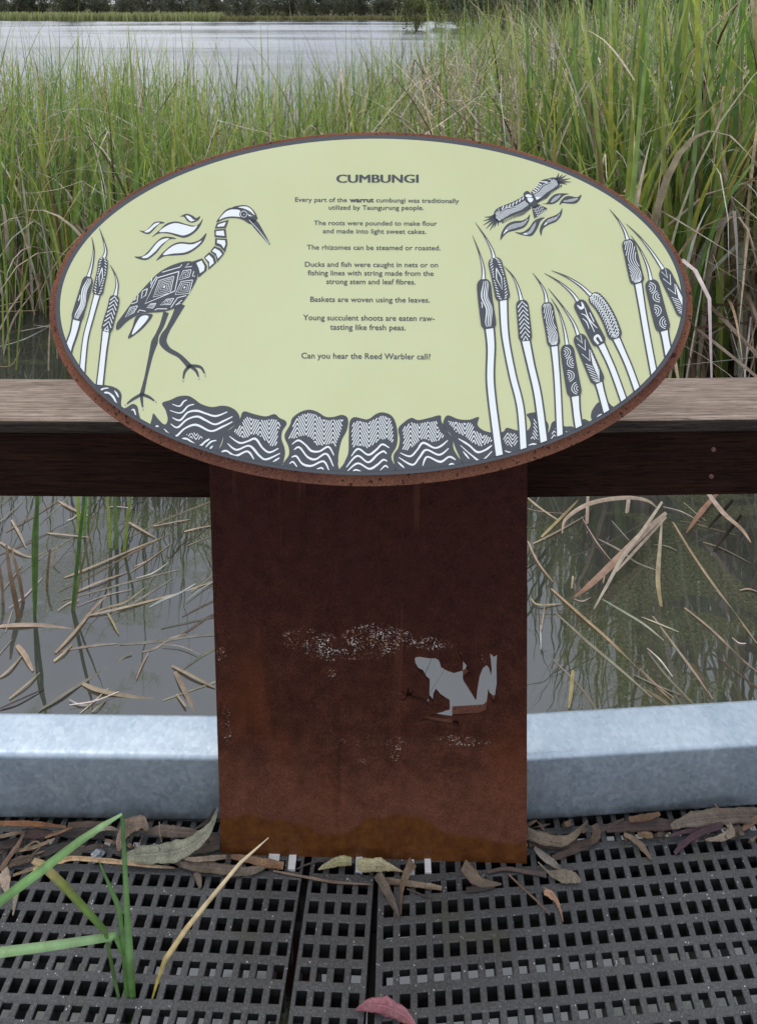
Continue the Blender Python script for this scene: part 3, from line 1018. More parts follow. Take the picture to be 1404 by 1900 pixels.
def cattail(art, z, s, tip, head, wd, stem, sw, pat):
    tip, head, stem = T(z, tip), T(z, head), T(z, stem)
    wd, sw = wd / s, sw / s
    if stem:
        art.stroke(stem, [sw * 1.15, sw, sw, sw * 1.05], 'ink', 3, 8)
        art.stroke(stem, [sw * .78, sw * .62, sw * .64, sw * .68], 'white', 4, 8)
    art.stroke(tip, [0.4, 3.4, 6.2, 8.4], 'ink', 3, 8)
    art.stroke(tip[1:], [0.1, 1.4, 3.0, 5.4], 'white', 4, 8)
    art.poly(capsule(head, wd), 'ink', 5)
    P = spline(head, 10)
    m = len(P) - 1
    A, B = P[0], P[-1]
    Lh = sum(np.linalg.norm(P[i + 1] - P[i]) for i in range(m))
    def at(u, v):                         # u 0..1 along, v -1..1 across
        f = min(max(u, 0), 1) * m
        i = min(int(f), m - 1)
        p = P[i] + (P[i + 1] - P[i]) * (f - i)
        t = P[min(i + 2, m)] - P[max(i - 1, 0)]
        t /= np.linalg.norm(t)
        k = wd / 2 * .80
        k *= min(1, 0.35 + 4.5 * min(u, 1 - u))
        return p + np.array([-t[1], t[0]]) * (-v) * k
    def line(uv, w0, n=1):
        art.stroke([at(*q) for q in uv], w0, 'white', 6, n)
    if pat == 'waves':
        for v0, w0 in ((-.28, 2.3), (.10, 2.0), (.40, 1.5), (.64, 1.1)):
            line([(u, v0 + .26 * math.sin(u * 11 + 1.0) * (0.9 if v0 > 0 else 1)) for u in np.linspace(.06, .94, 26)], [0.8, w0, w0, w0, 1.0])
        line([(.45, -.72), (.5, -.62), (.57, -.7)], 1.6)
    elif pat == 'dense':
        for v0 in np.linspace(-1.5, 1.5, 10):
            pts = [(u, v0 + .45 * math.sin(u * 9.5 + .5) + (.25 * math.sin(u * 5) * v0)) for u in np.linspace(.05, .95, 40)]
            run = []
            for q in pts:
                if abs(q[1]) < .92:
                    run.append(q)
                else:
                    if len(run) > 2: line(run, 1.25)
                    run = []
            if len(run) > 2: line(run, 1.25)
    elif pat == 'chev':
        for u in np.arange(.06, .95, 7.6 / Lh):
            uu = [(min(u + .13, .97), -.9), (u, 0.05), (min(u + .13, .97), .9)]
            line(uu, 1.9)
    elif pat == 'diamond':
        d_ = [(.26, -.05), (.5, .42), (.76, .15), (.5, -.42), (.26, -.05)]
        line(d_, 1.7)
        for u in np.arange(.06, .95, 4.6 / Lh):
            k = .25 + .55 * (1 - min(1, abs(u - .5) / .45))
            for sgn in (-1, 1):
                line([(u, sgn * (.92)), (u + .035 * (1 if u > .5 else -1), sgn * max(k, .45))], 1.4)
    elif pat == 'arcs':
        for (cu_, cv, sg2) in ((.17, -.75, 1), (.36, .85, -1), (.60, -.75, 1), (.84, .85, -1)):
            for rr_ in (.42, .82, 1.22):
                line([(cu_ + rr_ * .088 * math.sin(a), cv + sg2 * rr_ * math.cos(a)) for a in np.linspace(-1.35, 1.35, 9)], 1.25)
    elif pat == 'vee':
        for u, w0 in ((.06, 2.4), (.20, 2.6), (.40, 2.6)):
            line([(u, -.72), (u + .16, .05), (u - .02, .75)], [1.0, w0, 1.0])
        for u in np.arange(.58, .96, .05):
            line([(u, -.85), (min(u + .10, .96), .1)], 1.2)
            line([(min(u + .08, .97), .25), (u - .18, .88)], 1.2)
    elif pat == 'moon':
        line([(.10, -.6), (.20, -.2), (.19, .3), (.08, .62)], [1, 5, 5, 1.2], 5)
        line([(.95, -.55), (.82, -.45), (.80, .3), (.93, .62)], [3.5, 4.5, 4.5, 3], 5)
        line([(.30, -.55), (.42, .05), (.72, .05)], [1, 2.2, 1.2], 5)
        line([(.22, .5), (.45, .2), (.68, .75)], [1, 2.4, 1.2], 5)
        line([(.40, -.75), (.5, -.4), (.62, -.55)], [1, 2, 1], 4)
        line([(.36, .8), (.55, .75)], 1.6)
    elif pat == 'zigzag':
        for u0 in np.arange(-.25, 1.2, 5.2 / Lh):
            pts = [(u0 + .09 * abs(((v + 1) * 2.0) % 2 - 1) + .05 * v, v) for v in np.linspace(-.92, .92, 20)]
            pts = [q for q in pts if .04 < q[0] < .96]
            if len(pts) > 2: line(pts, 1.5)

z2 = zc((840, 300), 3.052)
zL = zc((100, 410), 5.43)
art = Art('cattail_picture')
cattail(art, zL, 5.43, [(382, 160), (405, 290), (385, 440), (352, 560)], [(355, 560), (318, 700), (270, 860), (230, 1000)], 118, [(235, 985), (205, 1120), (160, 1250), (140, 1330)], 92, 'waves')
cattail(art, zL, 5.43, [(460, 70), (505, 200), (525, 300), (508, 368)], [(502, 368), (490, 500), (465, 620), (440, 745)], 108, [(440, 735), (380, 960), (320, 1200), (285, 1560)], 66, 'diamond')
cattail(art, zL, 5.43, [(567, 440), (620, 540), (640, 640), (622, 752)], [(618, 750), (600, 860), (562, 990), (530, 1115)], 112, [(530, 1105), (505, 1300), (485, 1480), (466, 1650)], 80, 'chev')
cattail(art, z2, 3.052, [(110, 415), (150, 520), (170, 600), (172, 668)], [(172, 665), (180, 760), (192, 850), (205, 945)], 86, [(205, 935), (215, 1050), (212, 1250), (240, 1500), (268, 1700)], 56, 'waves')
cattail(art, z2, 3.052, [(125, 342), (185, 430), (220, 500), (232, 546)], [(230, 545), (250, 620), (268, 700), (284, 785)], 84, [(284, 775), (295, 980), (335, 1200), (382, 1400), (400, 1660)], 50, 'diamond')
cattail(art, z2, 3.052, [(288, 590), (340, 650), (370, 720), (386, 784)], [(388, 783), (396, 860), (404, 940), (410, 1015)], 76, [(410, 1008), (440, 1150), (480, 1330), (515, 1600)], 54, 'chev')
cattail(art, z2, 3.052, [(553, 770), (600, 850), (630, 950), (645, 1038)], [(642, 1036), (655, 1130), (672, 1230), (690, 1328)], 84, [(690, 1320), (700, 1430), (714, 1520)], 54, 'arcs')
cattail(art, z2, 3.052, [(450, 628), (495, 690), (520, 740), (530, 797)], [(530, 796), (542, 880), (558, 960), (572, 1045)], 74, [(572, 1038), (590, 1250), (605, 1570)], 46, 'dense')
cattail(art, z2, 3.052, [(537, 715), (620, 820), (680, 910), (708, 982)], [(706, 980), (742, 1060), (785, 1160), (825, 1252)], 82, [(822, 1244), (845, 1330), (872, 1430)], 50, 'vee')
cattail(art, z2, 3.052, [(515, 630), (600, 680), (670, 740), (708, 792)], [(706, 788), (745, 860), (790, 950), (835, 1036)], 82, [(835, 1028), (900, 1170), (972, 1370)], 46, 'moon')
cattail(art, z2, 3.052, [(555, 615), (640, 650), (720, 700), (782, 758)], [(780, 755), (835, 810), (885, 900), (922, 1002)], 84, [(920, 994), (990, 1150), (1048, 1310)], 46, 'zigzag')
cattail(art, z2, 3.052, [(885, 268), (935, 330), (970, 390), (988, 443)], [(986, 440), (1005, 520), (1025, 610), (1046, 690)], 82, [(1046, 682), (1090, 950), (1138, 1210)], 46, 'dense')
cattail(art, z2, 3.052, [(978, 350), (1060, 430), (1130, 520), (1190, 612)], [(1186, 608), (1225, 690), (1270, 780), (1310, 870)], 78, [], 50, 'vee')
cattail(art, z2, 3.052, [(1005, 415), (1060, 500), (1100, 590), (1120, 674)], [(1118, 670), (1140, 760), (1165, 860), (1192, 958)], 86, [(1192, 950), (1205, 1020), (1222, 1110)], 54, 'arcs')
art.build()

# ---- heron
art = Art('heron_picture')
zh = zc((200, 370), 4.3875)
z1 = zc((80, 230), 2.836)
def hs_(L, col, layer): art.shape(T(zh, L), col, layer)
hs_([(690, 508), (650, 502), (590, 512), (500, 545), (410, 600), (330, 680), (250, 770), (180, 860), (130, 930), (85, 990), (70, 1025), (72, 1060), (100, 1050), (150, 1000), (200, 965), (260, 935), (340, 922), (440, 915), (520, 895), (590, 860), (640, 800), (690, 720), (725, 650), (732, 610), (720, 550)], 'ink', 2)
def diamond(q, nest, w0=1.3, fill=True, lo=0.12):
    q = np.array(T(zh, q), float)
    c = q.mean(0)
    for k in range(nest):
        s_ = 1 - k * (1 - lo) / max(nest, 1)
        r = c + (q - c) * s_
        pts = list(r) + [r[0]]
        art.stroke(pts, w0 if k == 0 else w0 * .75, 'white', 3, 1)
    if fill and nest > 1:
        art.poly(c + (q - c) * 0.14, 'white', 3)
diamond([(582, 585), (548, 745), (305, 848), (405, 638)], 1, 1.7)
diamond([(540, 625), (512, 760), (372, 795), (420, 660)], 4)
diamond([(680, 572), (665, 630), (582, 655), (615, 580)], 2)
diamond([(692, 655), (665, 765), (550, 775), (598, 668)], 3)
diamond([(540, 805), (510, 855), (428, 858), (480, 812)], 2)
diamond([(395, 845), (370, 885), (320, 880), (350, 850)], 2)
diamond([(245, 865), (215, 920), (145, 958), (185, 880)], 2)
diamond([(325, 725), (310, 780), (275, 805), (285, 745)], 1, 1.5)
for L in ([(445, 592), (590, 550), (605, 530)], [(400, 625), (368, 675), (350, 720)], [(362, 640), (352, 690)], [(660, 520), (630, 552), (685, 545)], [(702, 585), (690, 625), (712, 625)], [(640, 782), (570, 800), (515, 880)], [(605, 820), (555, 860), (590, 845)],
          [(385, 902), (400, 890), (485, 890)], [(245, 920), (260, 900), (310, 910)], [(250, 775), (240, 835), (195, 850)], [(235, 800), (215, 822)]):
    art.stroke(T(zh, L), 1.4, 'white', 3, 1)
for gq, wq in (
    ([(688, 505), (770, 478), (808, 540), (805, 578), (740, 635), (725, 560)], [(722, 517), (765, 497), (790, 545), (785, 578), (752, 600), (742, 560)]),
    ([(783, 470), (828, 428), (870, 460), (885, 515), (820, 572), (818, 520)], [(795, 475), (825, 450), (855, 480), (865, 517), (828, 548), (828, 510)]),
    ([(835, 422), (868, 378), (920, 400), (950, 440), (890, 512), (880, 460)], [(850, 420), (872, 397), (910, 417), (932, 445), (898, 482), (882, 440)]),
    ([(872, 370), (875, 315), (970, 320), (975, 360), (955, 432), (915, 385)], [(890, 353), (892, 328), (955, 332), (960, 362), (946, 398), (922, 365)]),
    ([(870, 305), (868, 245), (960, 238), (968, 312)], [(882, 290), (882, 258), (945, 253), (952, 297)]),
    ([(872, 235), (888, 192), (985, 165), (962, 232)], [(890, 222), (902, 202), (963, 183), (948, 218)])):
    art.poly(T(zh, gq), 'ink', 2)
    art.poly(T(zh, wq), 'white', 3)
hs_([(885, 185), (920, 130), (960, 85), (1010, 65), (1080, 70), (1130, 95), (1180, 130), (1215, 160), (1165, 200), (1100, 165), (1040, 150), (960, 155)], 'ink', 2)
hs_([(908, 163), (940, 120), (975, 92), (1020, 81), (1075, 88), (1075, 120), (1092, 146), (1060, 140), (1000, 138), (950, 147)], 'white', 3)
hs_([(1015, 65), (1070, 48), (1130, 48), (1175, 75), (1205, 115), (1218, 160), (1170, 118), (1110, 83)], 'ink', 2)
hs_([(1062, 64), (1110, 56), (1150, 66), (1180, 95), (1196, 128), (1160, 98), (1110, 74)], 'white', 3)
ec_ = zh((1108, 120))
def disc(c, r, col, layer): art.poly([(c[0] + r * math.cos(a), c[1] + r * math.sin(a)) for a in np.linspace(0, 2 * math.pi, 21)[:-1]], col, layer)
disc(ec_, 8.2, 'ink', 4); disc(ec_, 6.4, 'white', 5); disc(ec_, 5.3, 'ink', 6); disc((ec_[0] + .6, ec_[1] + .6), 0.9, 'white', 7)
art.poly(T(zh, [(1140, 118), (1180, 138), (1150, 136)]), 'white', 5)
hs_([(1140, 155), (1210, 172), (1262, 250), (1322, 370), (1240, 285), (1180, 215)], 'ink', 2)
art.stroke(T(zh, [(1150, 165), (1230, 252), (1312, 358)]), 1.1, 'white', 3)
for gq, wq in (
    ([(258, 252), (300, 255), (340, 225), (380, 185), (430, 178), (465, 190), (420, 200), (380, 240), (340, 278), (300, 275)], [(300, 262), (340, 235), (385, 195), (425, 190), (380, 225), (335, 265)]),
    ([(360, 305), (420, 250), (480, 195), (560, 178), (640, 200), (700, 212), (740, 200), (775, 155), (750, 220), (700, 275), (630, 310), (570, 300), (500, 278), (420, 275)], [(420, 262), (480, 215), (550, 192), (620, 205), (690, 222), (730, 212), (690, 262), (620, 292), (560, 280), (490, 265)]),
    ([(590, 138), (640, 115), (690, 130), (720, 150), (752, 135), (740, 165), (690, 188), (650, 175), (620, 140)], [(635, 132), (665, 135), (700, 165), (718, 165), (680, 178), (655, 160)]),
    ([(218, 465), (280, 460), (330, 420), (390, 350), (450, 305), (520, 305), (558, 320), (500, 325), (440, 380), (390, 440), (320, 490), (260, 485)], [(278, 470), (330, 440), (400, 355), (450, 322), (500, 318), (440, 365), (380, 430), (320, 475)]),
    ([(395, 497), (450, 430), (520, 370), (590, 345), (680, 350), (750, 325), (803, 272), (780, 340), (720, 400), (640, 445), (540, 455), (460, 462)], [(450, 450), (520, 385), (590, 360), (690, 365), (765, 335), (710, 390), (630, 430), (530, 440)])):
    hs_(gq, 'ink', 1); hs_(wq, 'white', 2)
art.shape(T(z1, [(495, 1008), (577, 1002), (540, 1060), (490, 1105), (447, 1128), (470, 1070)]), 'ink', 1)
art.shape(T(z1, [(510, 1018), (556, 1012), (525, 1058), (468, 1108)]), 'white', 2)
k = 2.836
art.stroke(T(z1, [(648, 990), (625, 1060), (600, 1110), (586, 1150), (567, 1220), (542, 1330), (520, 1425)]), [30 / k, 24 / k, 20 / k, 36 / k, 22 / k, 16 / k, 24 / k], 'ink', 1, 6)
art.stroke(T(z1, [(725, 945), (695, 1010), (660, 1075), (637, 1115), (632, 1150), (662, 1188), (720, 1222), (775, 1280)]), [50 / k, 32 / k, 24 / k, 36 / k, 40 / k, 26 / k, 22 / k, 30 / k], 'ink', 1, 6)
for L in ([(522, 1420), (470, 1450), (430, 1482)], [(518, 1420), (520, 1455), (527, 1508)], [(515, 1420), (560, 1438), (598, 1466)], [(775, 1270), (745, 1305), (737, 1358)], [(772, 1272), (806, 1300), (822, 1345)], [(772, 1272), (830, 1280), (856, 1330)]):
    art.stroke(T(z1, L), [6.5, 5.2, 1.2], 'ink', 1, 6)
    e0, e1 = np.array(z1(L[-1])), np.array(z1(L[-2]))
    art.stroke([e0 + (e1 - e0) * .32, e0 + (e1 - e0) * .05], [1.8, .4], 'white', 2, 1)
art.build()

# ---- eagle and its feathers
art = Art('eagle_picture')
ze = zc((880, 310), 6.3818)
def es(L, col, layer): art.shape(T(ze, L), col, layer)
wl_ = [(600, 345), (520, 375), (440, 415), (350, 450), (290, 475), (245, 510), (228, 560), (245, 625), (300, 655), (360, 618), (470, 570), (580, 530), (668, 460)]
wr_ = [(670, 290), (735, 230), (775, 165), (860, 135), (950, 122), (1005, 175), (992, 245), (900, 298), (830, 358), (760, 408), (720, 400), (680, 330)]
es(wl_, 'ink', 1); es(wr_, 'ink', 1)
pl_ = T(ze, [(246, 545), (272, 515), (296, 550), (380, 500), (470, 480), (600, 408), (642, 440), (560, 502), (430, 552), (350, 602), (290, 632), (258, 605)])
pr_ = T(ze, [(702, 325), (760, 292), (820, 222), (905, 188), (925, 142), (972, 162), (984, 212), (930, 252), (850, 302), (785, 358), (735, 388)])
for q in (pl_, pr_):
    art.poly(q, 'white', 2)
    f = pip(q)
    X0, X1 = min(p[0] for p in q), max(p[0] for p in q)
    for xx in np.arange(X0 - 20, X1 + 20, 2.0):
        art.stroke([(xx + dx * .45, min(p[1] for p in q) + dx) for dx in np.arange(0, 34, 1.0)], 0.75, 'ink', 3, 1, f)
for a, b in (((345, 455), (325, 500)), ((385, 450), (368, 490)), ((425, 435), (408, 475)), ((465, 415), (448, 455)), ((505, 395), (490, 435)), ((545, 370), (528, 410)), ((580, 350), (565, 385)),
             ((682, 285), (715, 305)), ((700, 262), (735, 282)), ((718, 240), (755, 260)), ((735, 215), (772, 234)), ((752, 192), (790, 212)), ((772, 170), (862, 178))):
    art.stroke(T(ze, [a, b]), [1.5, 2.4], 'white', 2, 1)
art.stroke(T(ze, [(285, 490), (300, 535), (380, 482), (480, 465), (600, 398)]), 0.9, 'white', 2)
art.stroke(T(ze, [(690, 312), (750, 280), (810, 210), (900, 178), (905, 150), (870, 140)]), 0.9, 'white', 2)
for e in ((130, 585), (118, 630), (115, 682), (150, 725), (195, 747), (245, 715), (290, 690)):
    art.stroke(T(ze, [(262 + (e[0] - 200) * .22, 585 + (e[1] - 660) * .34), (e[0] * .52 + 126 + (e[0] - 200) * .05, e[1] * .52 + 284), (e[0] - 14, e[1] + 4)]), [4.5, 3.4, 0.4], 'ink', 1)
for e in ((985, 72), (1030, 88), (1078, 97), (1122, 138), (1132, 182), (1082, 210)):
    art.stroke(T(ze, [(975 + (e[0] - 1070) * .25, 165 + (e[1] - 140) * .34), (e[0] * .52 + 470, e[1] * .52 + 78), (e[0] + 12, e[1] - 6)]), [4.5, 3.4, 0.4], 'ink', 1)
for L in ([(330, 655), (470, 590), (580, 550), (660, 480)], [(740, 412), (830, 370), (900, 310), (1030, 220)]):
    for p in spline(T(ze, L), 8):
        art.stroke([p + np.array([-1.0, -2.0]), p + np.array([0.6, 2.2])], [2.2, 1.0], 'ink', 1, 1)
art.poly(capsule(T(ze, [(595, 295), (640, 350), (680, 410), (730, 475)]), 13), 'ink', 4)
es([(603, 330), (650, 325), (680, 352), (620, 358)], 'white', 5)
es([(622, 372), (680, 365), (690, 395), (655, 420)], 'white', 5)
art.poly(T(ze, [(678, 480), (760, 440), (862, 488), (705, 608)]), 'ink', 4)
for k in range(4):
    b = np.array((26 * k * .55, 26 * k))
    art.stroke([np.array(ze(q)) + b / 6.38 for q in ((690, 500), (712, 492), (716, 512), (742, 478), (748, 498), (775, 458), (782, 475), (800, 455))], 0.9, 'white', 5, 1)
for gq, pq in (
    ([(305, 865), (320, 770), (380, 680), (460, 640), (560, 630), (620, 600), (655, 555), (640, 640), (590, 710), (500, 745), (400, 770), (340, 820)], [(338, 795), (390, 710), (460, 672), (560, 655), (630, 612), (580, 688), (480, 722), (390, 752)]),
    ([(480, 768), (560, 770), (640, 720), (700, 640), (760, 605), (830, 595), (780, 640), (740, 730), (680, 810), (600, 810), (520, 790)], [(570, 790), (640, 762), (690, 690), (725, 655), (700, 740), (640, 795)]),
    ([(790, 810), (770, 750), (790, 680), (850, 610), (950, 570), (1010, 530), (1035, 480), (1030, 560), (970, 640), (880, 680), (810, 730)], [(820, 690), (870, 622), (960, 590), (1010, 550), (960, 620), (870, 660)]),
    ([(790, 430), (850, 425), (890, 370), (950, 320), (1030, 308), (1115, 315), (1050, 340), (990, 400), (930, 435), (850, 438)], [(905, 415), (940, 360), (1020, 326), (970, 390)]),
    ([(1005, 450), (1020, 400), (1070, 350), (1130, 340), (1210, 355), (1265, 325), (1240, 390), (1190, 430), (1100, 430), (1040, 425)], [(1050, 400), (1120, 382), (1222, 366), (1180, 402), (1090, 412)])):
    es(gq, 'ink', 1)
    q = spline(T(ze, pq), 4, True)
    art.poly(q, 'white', 2)
    f = pip(q)
    Q = np.array(q)
    for xx in np.arange(Q[:, 0].min() - 8, Q[:, 0].max() + 8, 2.0):
        art.stroke([(xx + dx * .8, Q[:, 1].min() + dx) for dx in np.arange(0, np.ptp(Q[:, 1]), 1.0)], 0.7, 'ink', 3, 1, f)
art.build()

# ---- lettering
zt_ = zc((520, 300), 3.9)
def line_mesh(txt, x0, x1, bl, br_, cap, weight):
    cu = bpy.data.curves.new('lettering', 'FONT')
    cu.body = txt
    cu.size = 1.0
    cu.offset = weight
    cu.resolution_u = 4
    cu.fill_mode = 'BOTH'
    tmp = bpy.data.objects.new('lettering', cu)
    COL.objects.link(tmp)
    dg = bpy.context.evaluated_depsgraph_get()
    me = bpy.data.meshes.new_from_object(tmp.evaluated_get(dg))
    bpy.data.objects.remove(tmp)
    P = np.array([v.co[:] for v in me.vertices])
    xa, xb = P[:, 0].min(), P[:, 0].max()
    u = (P[:, 0] - xa) / (xb - xa)
    px_ = x0 + u * (x1 - x0)
    py_ = bl + (br_ - bl) * u - P[:, 1] / 0.727 * cap
    V = [face_at(zt_((a, b)), off0 + 0.0004) for a, b in zip(px_, py_)]
    return V, [tuple(p.vertices) for p in me.polygons]
def letters(name, lines):
    V, Fc = [], []
    for n_, args in enumerate(lines):
        v, f = line_mesh(*args)
        Fc += [tuple(i + len(V) for i in q) for q in f]
        V += [q + n_p * 0.00003 * n_ for q in v]
    return stick(name, V, Fc, M['ink'])
letters('title_lettering', [('CUMBUNGI', 405 + d_, 992 + d_, 150, 150, 61, 0.0) for d_ in (0, 3, 6, 8)])
WT = 0.011
for para in (
    [('Every part of the', 107, 482, 288, 291, 33, WT), ('warrut', 500, 676, 291, 292, 33, WT + .028), ('cumbungi was traditionally', 693, 1292, 292, 298, 33, WT),
     ('utilized by Taungurung people.', 350, 1037, 345, 348, 33.5, WT)],
    [('The roots were pounded to make flour', 243, 1133, 457, 462, 34, WT),
     ('and made into light sweet cakes.', 308, 1055, 516, 521, 34.5, WT)],
    [('The rhizomes can be steamed or roasted.', 192, 1158, 634, 640, 36, WT)],
    [('Ducks and fish were caught in nets or on', 178, 1140, 758, 763, 37, WT),
     ('fishing lines with string made from the', 198, 1108, 820, 825, 37.5, WT),
     ('strong stem and leaf fibres.', 333, 978, 883, 887, 38, WT)],
    [('Baskets are woven using the leaves.', 217, 1082, 1012, 1018, 39, WT)],
    [('Young succulent shoots are eaten raw-', 165, 1115, 1145, 1152, 41, WT),
     ('tasting like fresh peas.', 360, 907, 1214, 1219, 41.5, WT)],
    [('Can you hear the Reed Warbler call?', 153, 1086, 1422, 1430, 43, WT)]):
    letters('paragraph_lettering', para)
#@@PART2
# ================================================================ REEDS
class Blades:
    def __init__(s):
        s.V, s.F, s.C = [], [], []
        s.n = 0
        s.mid = 0.96
    def ribbon(s, P, W, side, C, fold=0.0):
        """P points, W widths, side vectors per point (or one), C colours per point; fold = V-section depth"""
        P = np.asarray(P); n = len(P)
        side = np.broadcast_to(np.asarray(side), (n, 3))
        W = np.asarray(W)[:, None]
        C = np.asarray(C)
        if fold:
            tan = np.gradient(P, axis=0)
            nn = np.cross(tan, side)
            nn /= (np.linalg.norm(nn, axis=1)[:, None] + 1e-9)
            V = np.stack([P - side * W / 2 + nn * W * fold, P, P + side * W / 2 + nn * W * fold], 1).reshape(-1, 3)
            cols = np.stack([C, C * s.mid, C * (1.9 - s.mid) ** .5], 1).reshape(-1, C.shape[1])
            k = 3
        else:
            V = np.stack([P - side * W / 2, P + side * W / 2], 1).reshape(-1, 3)
            cols = np.repeat(C, 2, 0)
            k = 2
        for i in range(n - 1):
            for j in range(k - 1):
                a = s.n + i * k + j
                s.F.append((a, a + 1, a + k + 1, a + k))
        s.V.append(V); s.C.append(cols)
        s.n += len(V)
    def me(s, name, mat):
        V = np.concatenate(s.V); C = np.concatenate(s.C)
        if C.shape[1] == 3:
            C = np.concatenate([C, np.ones((len(C), 1))], 1)
        m = bpy.data.meshes.new(name)
        m.from_pydata(V.tolist(), [], s.F)
        m.update()
        a = m.color_attributes.new('Col', 'FLOAT_COLOR', 'POINT')
        a.data.foreach_set('color', C.astype(np.float32).ravel())
        m.polygons.foreach_set('use_smooth', [True] * len(m.polygons))
        m.materials.append(mat)
        return m

GREENS = [(0.105, 0.185, 0.045), (0.135, 0.215, 0.062), (0.085, 0.155, 0.045), (0.165, 0.235, 0.075), (0.115, 0.195, 0.085), (0.20, 0.25, 0.065), (0.075, 0.135, 0.05)]
YELLOW = [(0.34, 0.31, 0.085), (0.38, 0.30, 0.10)]
TANS = [(0.40, 0.325, 0.24), (0.33, 0.265, 0.19), (0.47, 0.40, 0.32), (0.29, 0.215, 0.15), (0.36, 0.285, 0.215), (0.55, 0.48, 0.41)]
GREENS = [tuple(v * k for v, k in zip(c, (2.1, 1.9, 1.5))) for c in GREENS]
YELLOW = [tuple(v * 1.25 for v in c) for c in YELLOW]
TANS = [tuple(v * 1.42 for v in c) for c in TANS] + [(.74, .68, .60), (.68, .60, .50)]
BROWNS = [(0.115, 0.075, 0.05), (0.075, 0.05, 0.036), (0.17, 0.11, 0.075)]
def pick(L, r):
    c = np.array(L[r.randint(len(L))]) * r.uniform(0.72, 1.25) * np.array([r.uniform(.85, 1.12), 1, r.uniform(.85, 1.2)])
    return c

def blade(B, r, base, L, wd, kind, az=None, lean=None, curl=None, seg=8):
    az = r.uniform(0, 2 * math.pi) if az is None else az
    if kind == 'green':
        lean = abs(r.normal(0, 0.09)) if lean is None else lean
        curl = abs(r.normal(0.25, 0.35)) if curl is None else curl
        brk = r.uniform(.45, .85) if r.rand() < 0.14 else None
    elif kind == 'dead':
        lean = abs(r.normal(0.12, 0.16)) if lean is None else lean
        curl = abs(r.normal(0.9, 0.9)) if curl is None else curl
        brk = r.uniform(.25, .8) if r.rand() < 0.5 else None
    else:                                            # flattened litter high in the bed
        lean = r.uniform(0.7, 1.5) if lean is None else lean
        curl = r.normal(0.2, 0.4) if curl is None else curl
        brk = r.uniform(.3, .7) if r.rand() < 0.4 else None
    th = lean
    t = np.linspace(0, 1, seg + 1)
    P = [np.array(base, float)]
    broke = False
    ha = np.array([math.cos(az), math.sin(az), 0])
    for i in range(seg):
        tm = (t[i] + t[i + 1]) / 2
        th2 = th + curl * tm ** 2.2 * 1.6
        if brk and tm > brk:
            if not broke:
                broke = True
                bend = r.uniform(0.9, 2.1)
                az += r.uniform(-.6, .6)
                ha = np.array([math.cos(az), math.sin(az), 0])
            th2 += bend
        th2 = min(th2, 2.9)
        P.append(P[-1] + (np.array([0, 0, 1]) * math.cos(th2) + ha * math.sin(th2)) * L / seg)
    W = wd * np.clip(1.03 - t ** 2.6, 0.05, 1) * (0.75 + 0.25 * np.minimum(1, t * 4))
    sa = az + math.pi / 2 + r.uniform(-.7, .7)
    tw = r.normal(0, .5)
    side = np.stack([np.cos(sa + tw * t), np.sin(sa + tw * t), 0 * t], 1)
    if kind == 'green':
        c = pick(YELLOW, r) if r.rand() < 0.035 else pick(GREENS, r)
        tip = pick(TANS, r) if r.rand() < 0.22 else c * np.array([1.25, 1.12, 0.9])
        foot = c * np.array([1.05, 0.85, 0.7])
        C = c[None] * np.ones((seg + 1, 1))
        kf = np.clip(1 - t / 0.22, 0, 1)[:, None]
        kt = np.clip((t - .78) / .22, 0, 1)[:, None]
        C = C * (1 - kf) + foot * kf
        C = C * (1 - kt) + tip * kt
    else:
        c = pick(BROWNS, r) if r.rand() < (0.24 if kind == 'dead' else 0.35) else pick(TANS, r)
        c2 = c * r.uniform(.7, 1.25)
        C = c[None] * (1 - t)[:, None] + c2[None] * t[:, None]
    B.ribbon(P, W, side, C, 0.12 if kind == 'green' else 0.18)

def lerp(x, xs, ys):
    return float(np.interp(x, xs, ys))
def y_near(u):
    return lerp(u, [-.62, -.5, -.42, -.3, -.05, .28, .36, .44, .6, .8], [4.0, 4.0, 3.6, 3.2, 3.5, 3.5, 3.05, 3.05, 3.05, 3.0])
def y_far(u):
    return lerp(u, [-.9, -.5, -.26, -.2, -.12, -.02, .06, .12, .2, .9], [8.6, 7.8, 6.6, 5.6, 5.4, 7.2, 11, 26, 40, 42])
def h_mean(u, Y):
    a = lerp(u, [-.6, -.3, -.14, 0, .10, .2, .35, .6], [1.45, 1.47, 1.44, 1.52, 1.70, 1.94, 2.15, 2.3])
    return a + lerp(Y, [3, 9, 30], [0, .05, -.15])

def in_bed(r, umin, umax, ymax=99, ymin=0):
    while True:
        u = r.uniform(umin, umax)
        a, b = max(y_near(u), ymin), min(y_far(u), ymax)
        if b <= a:
            continue
        Y = math.sqrt(r.uniform(a * a, b * b)) if b < 12 else a + (b - a) * r.rand() ** 2.2
        return u, Y

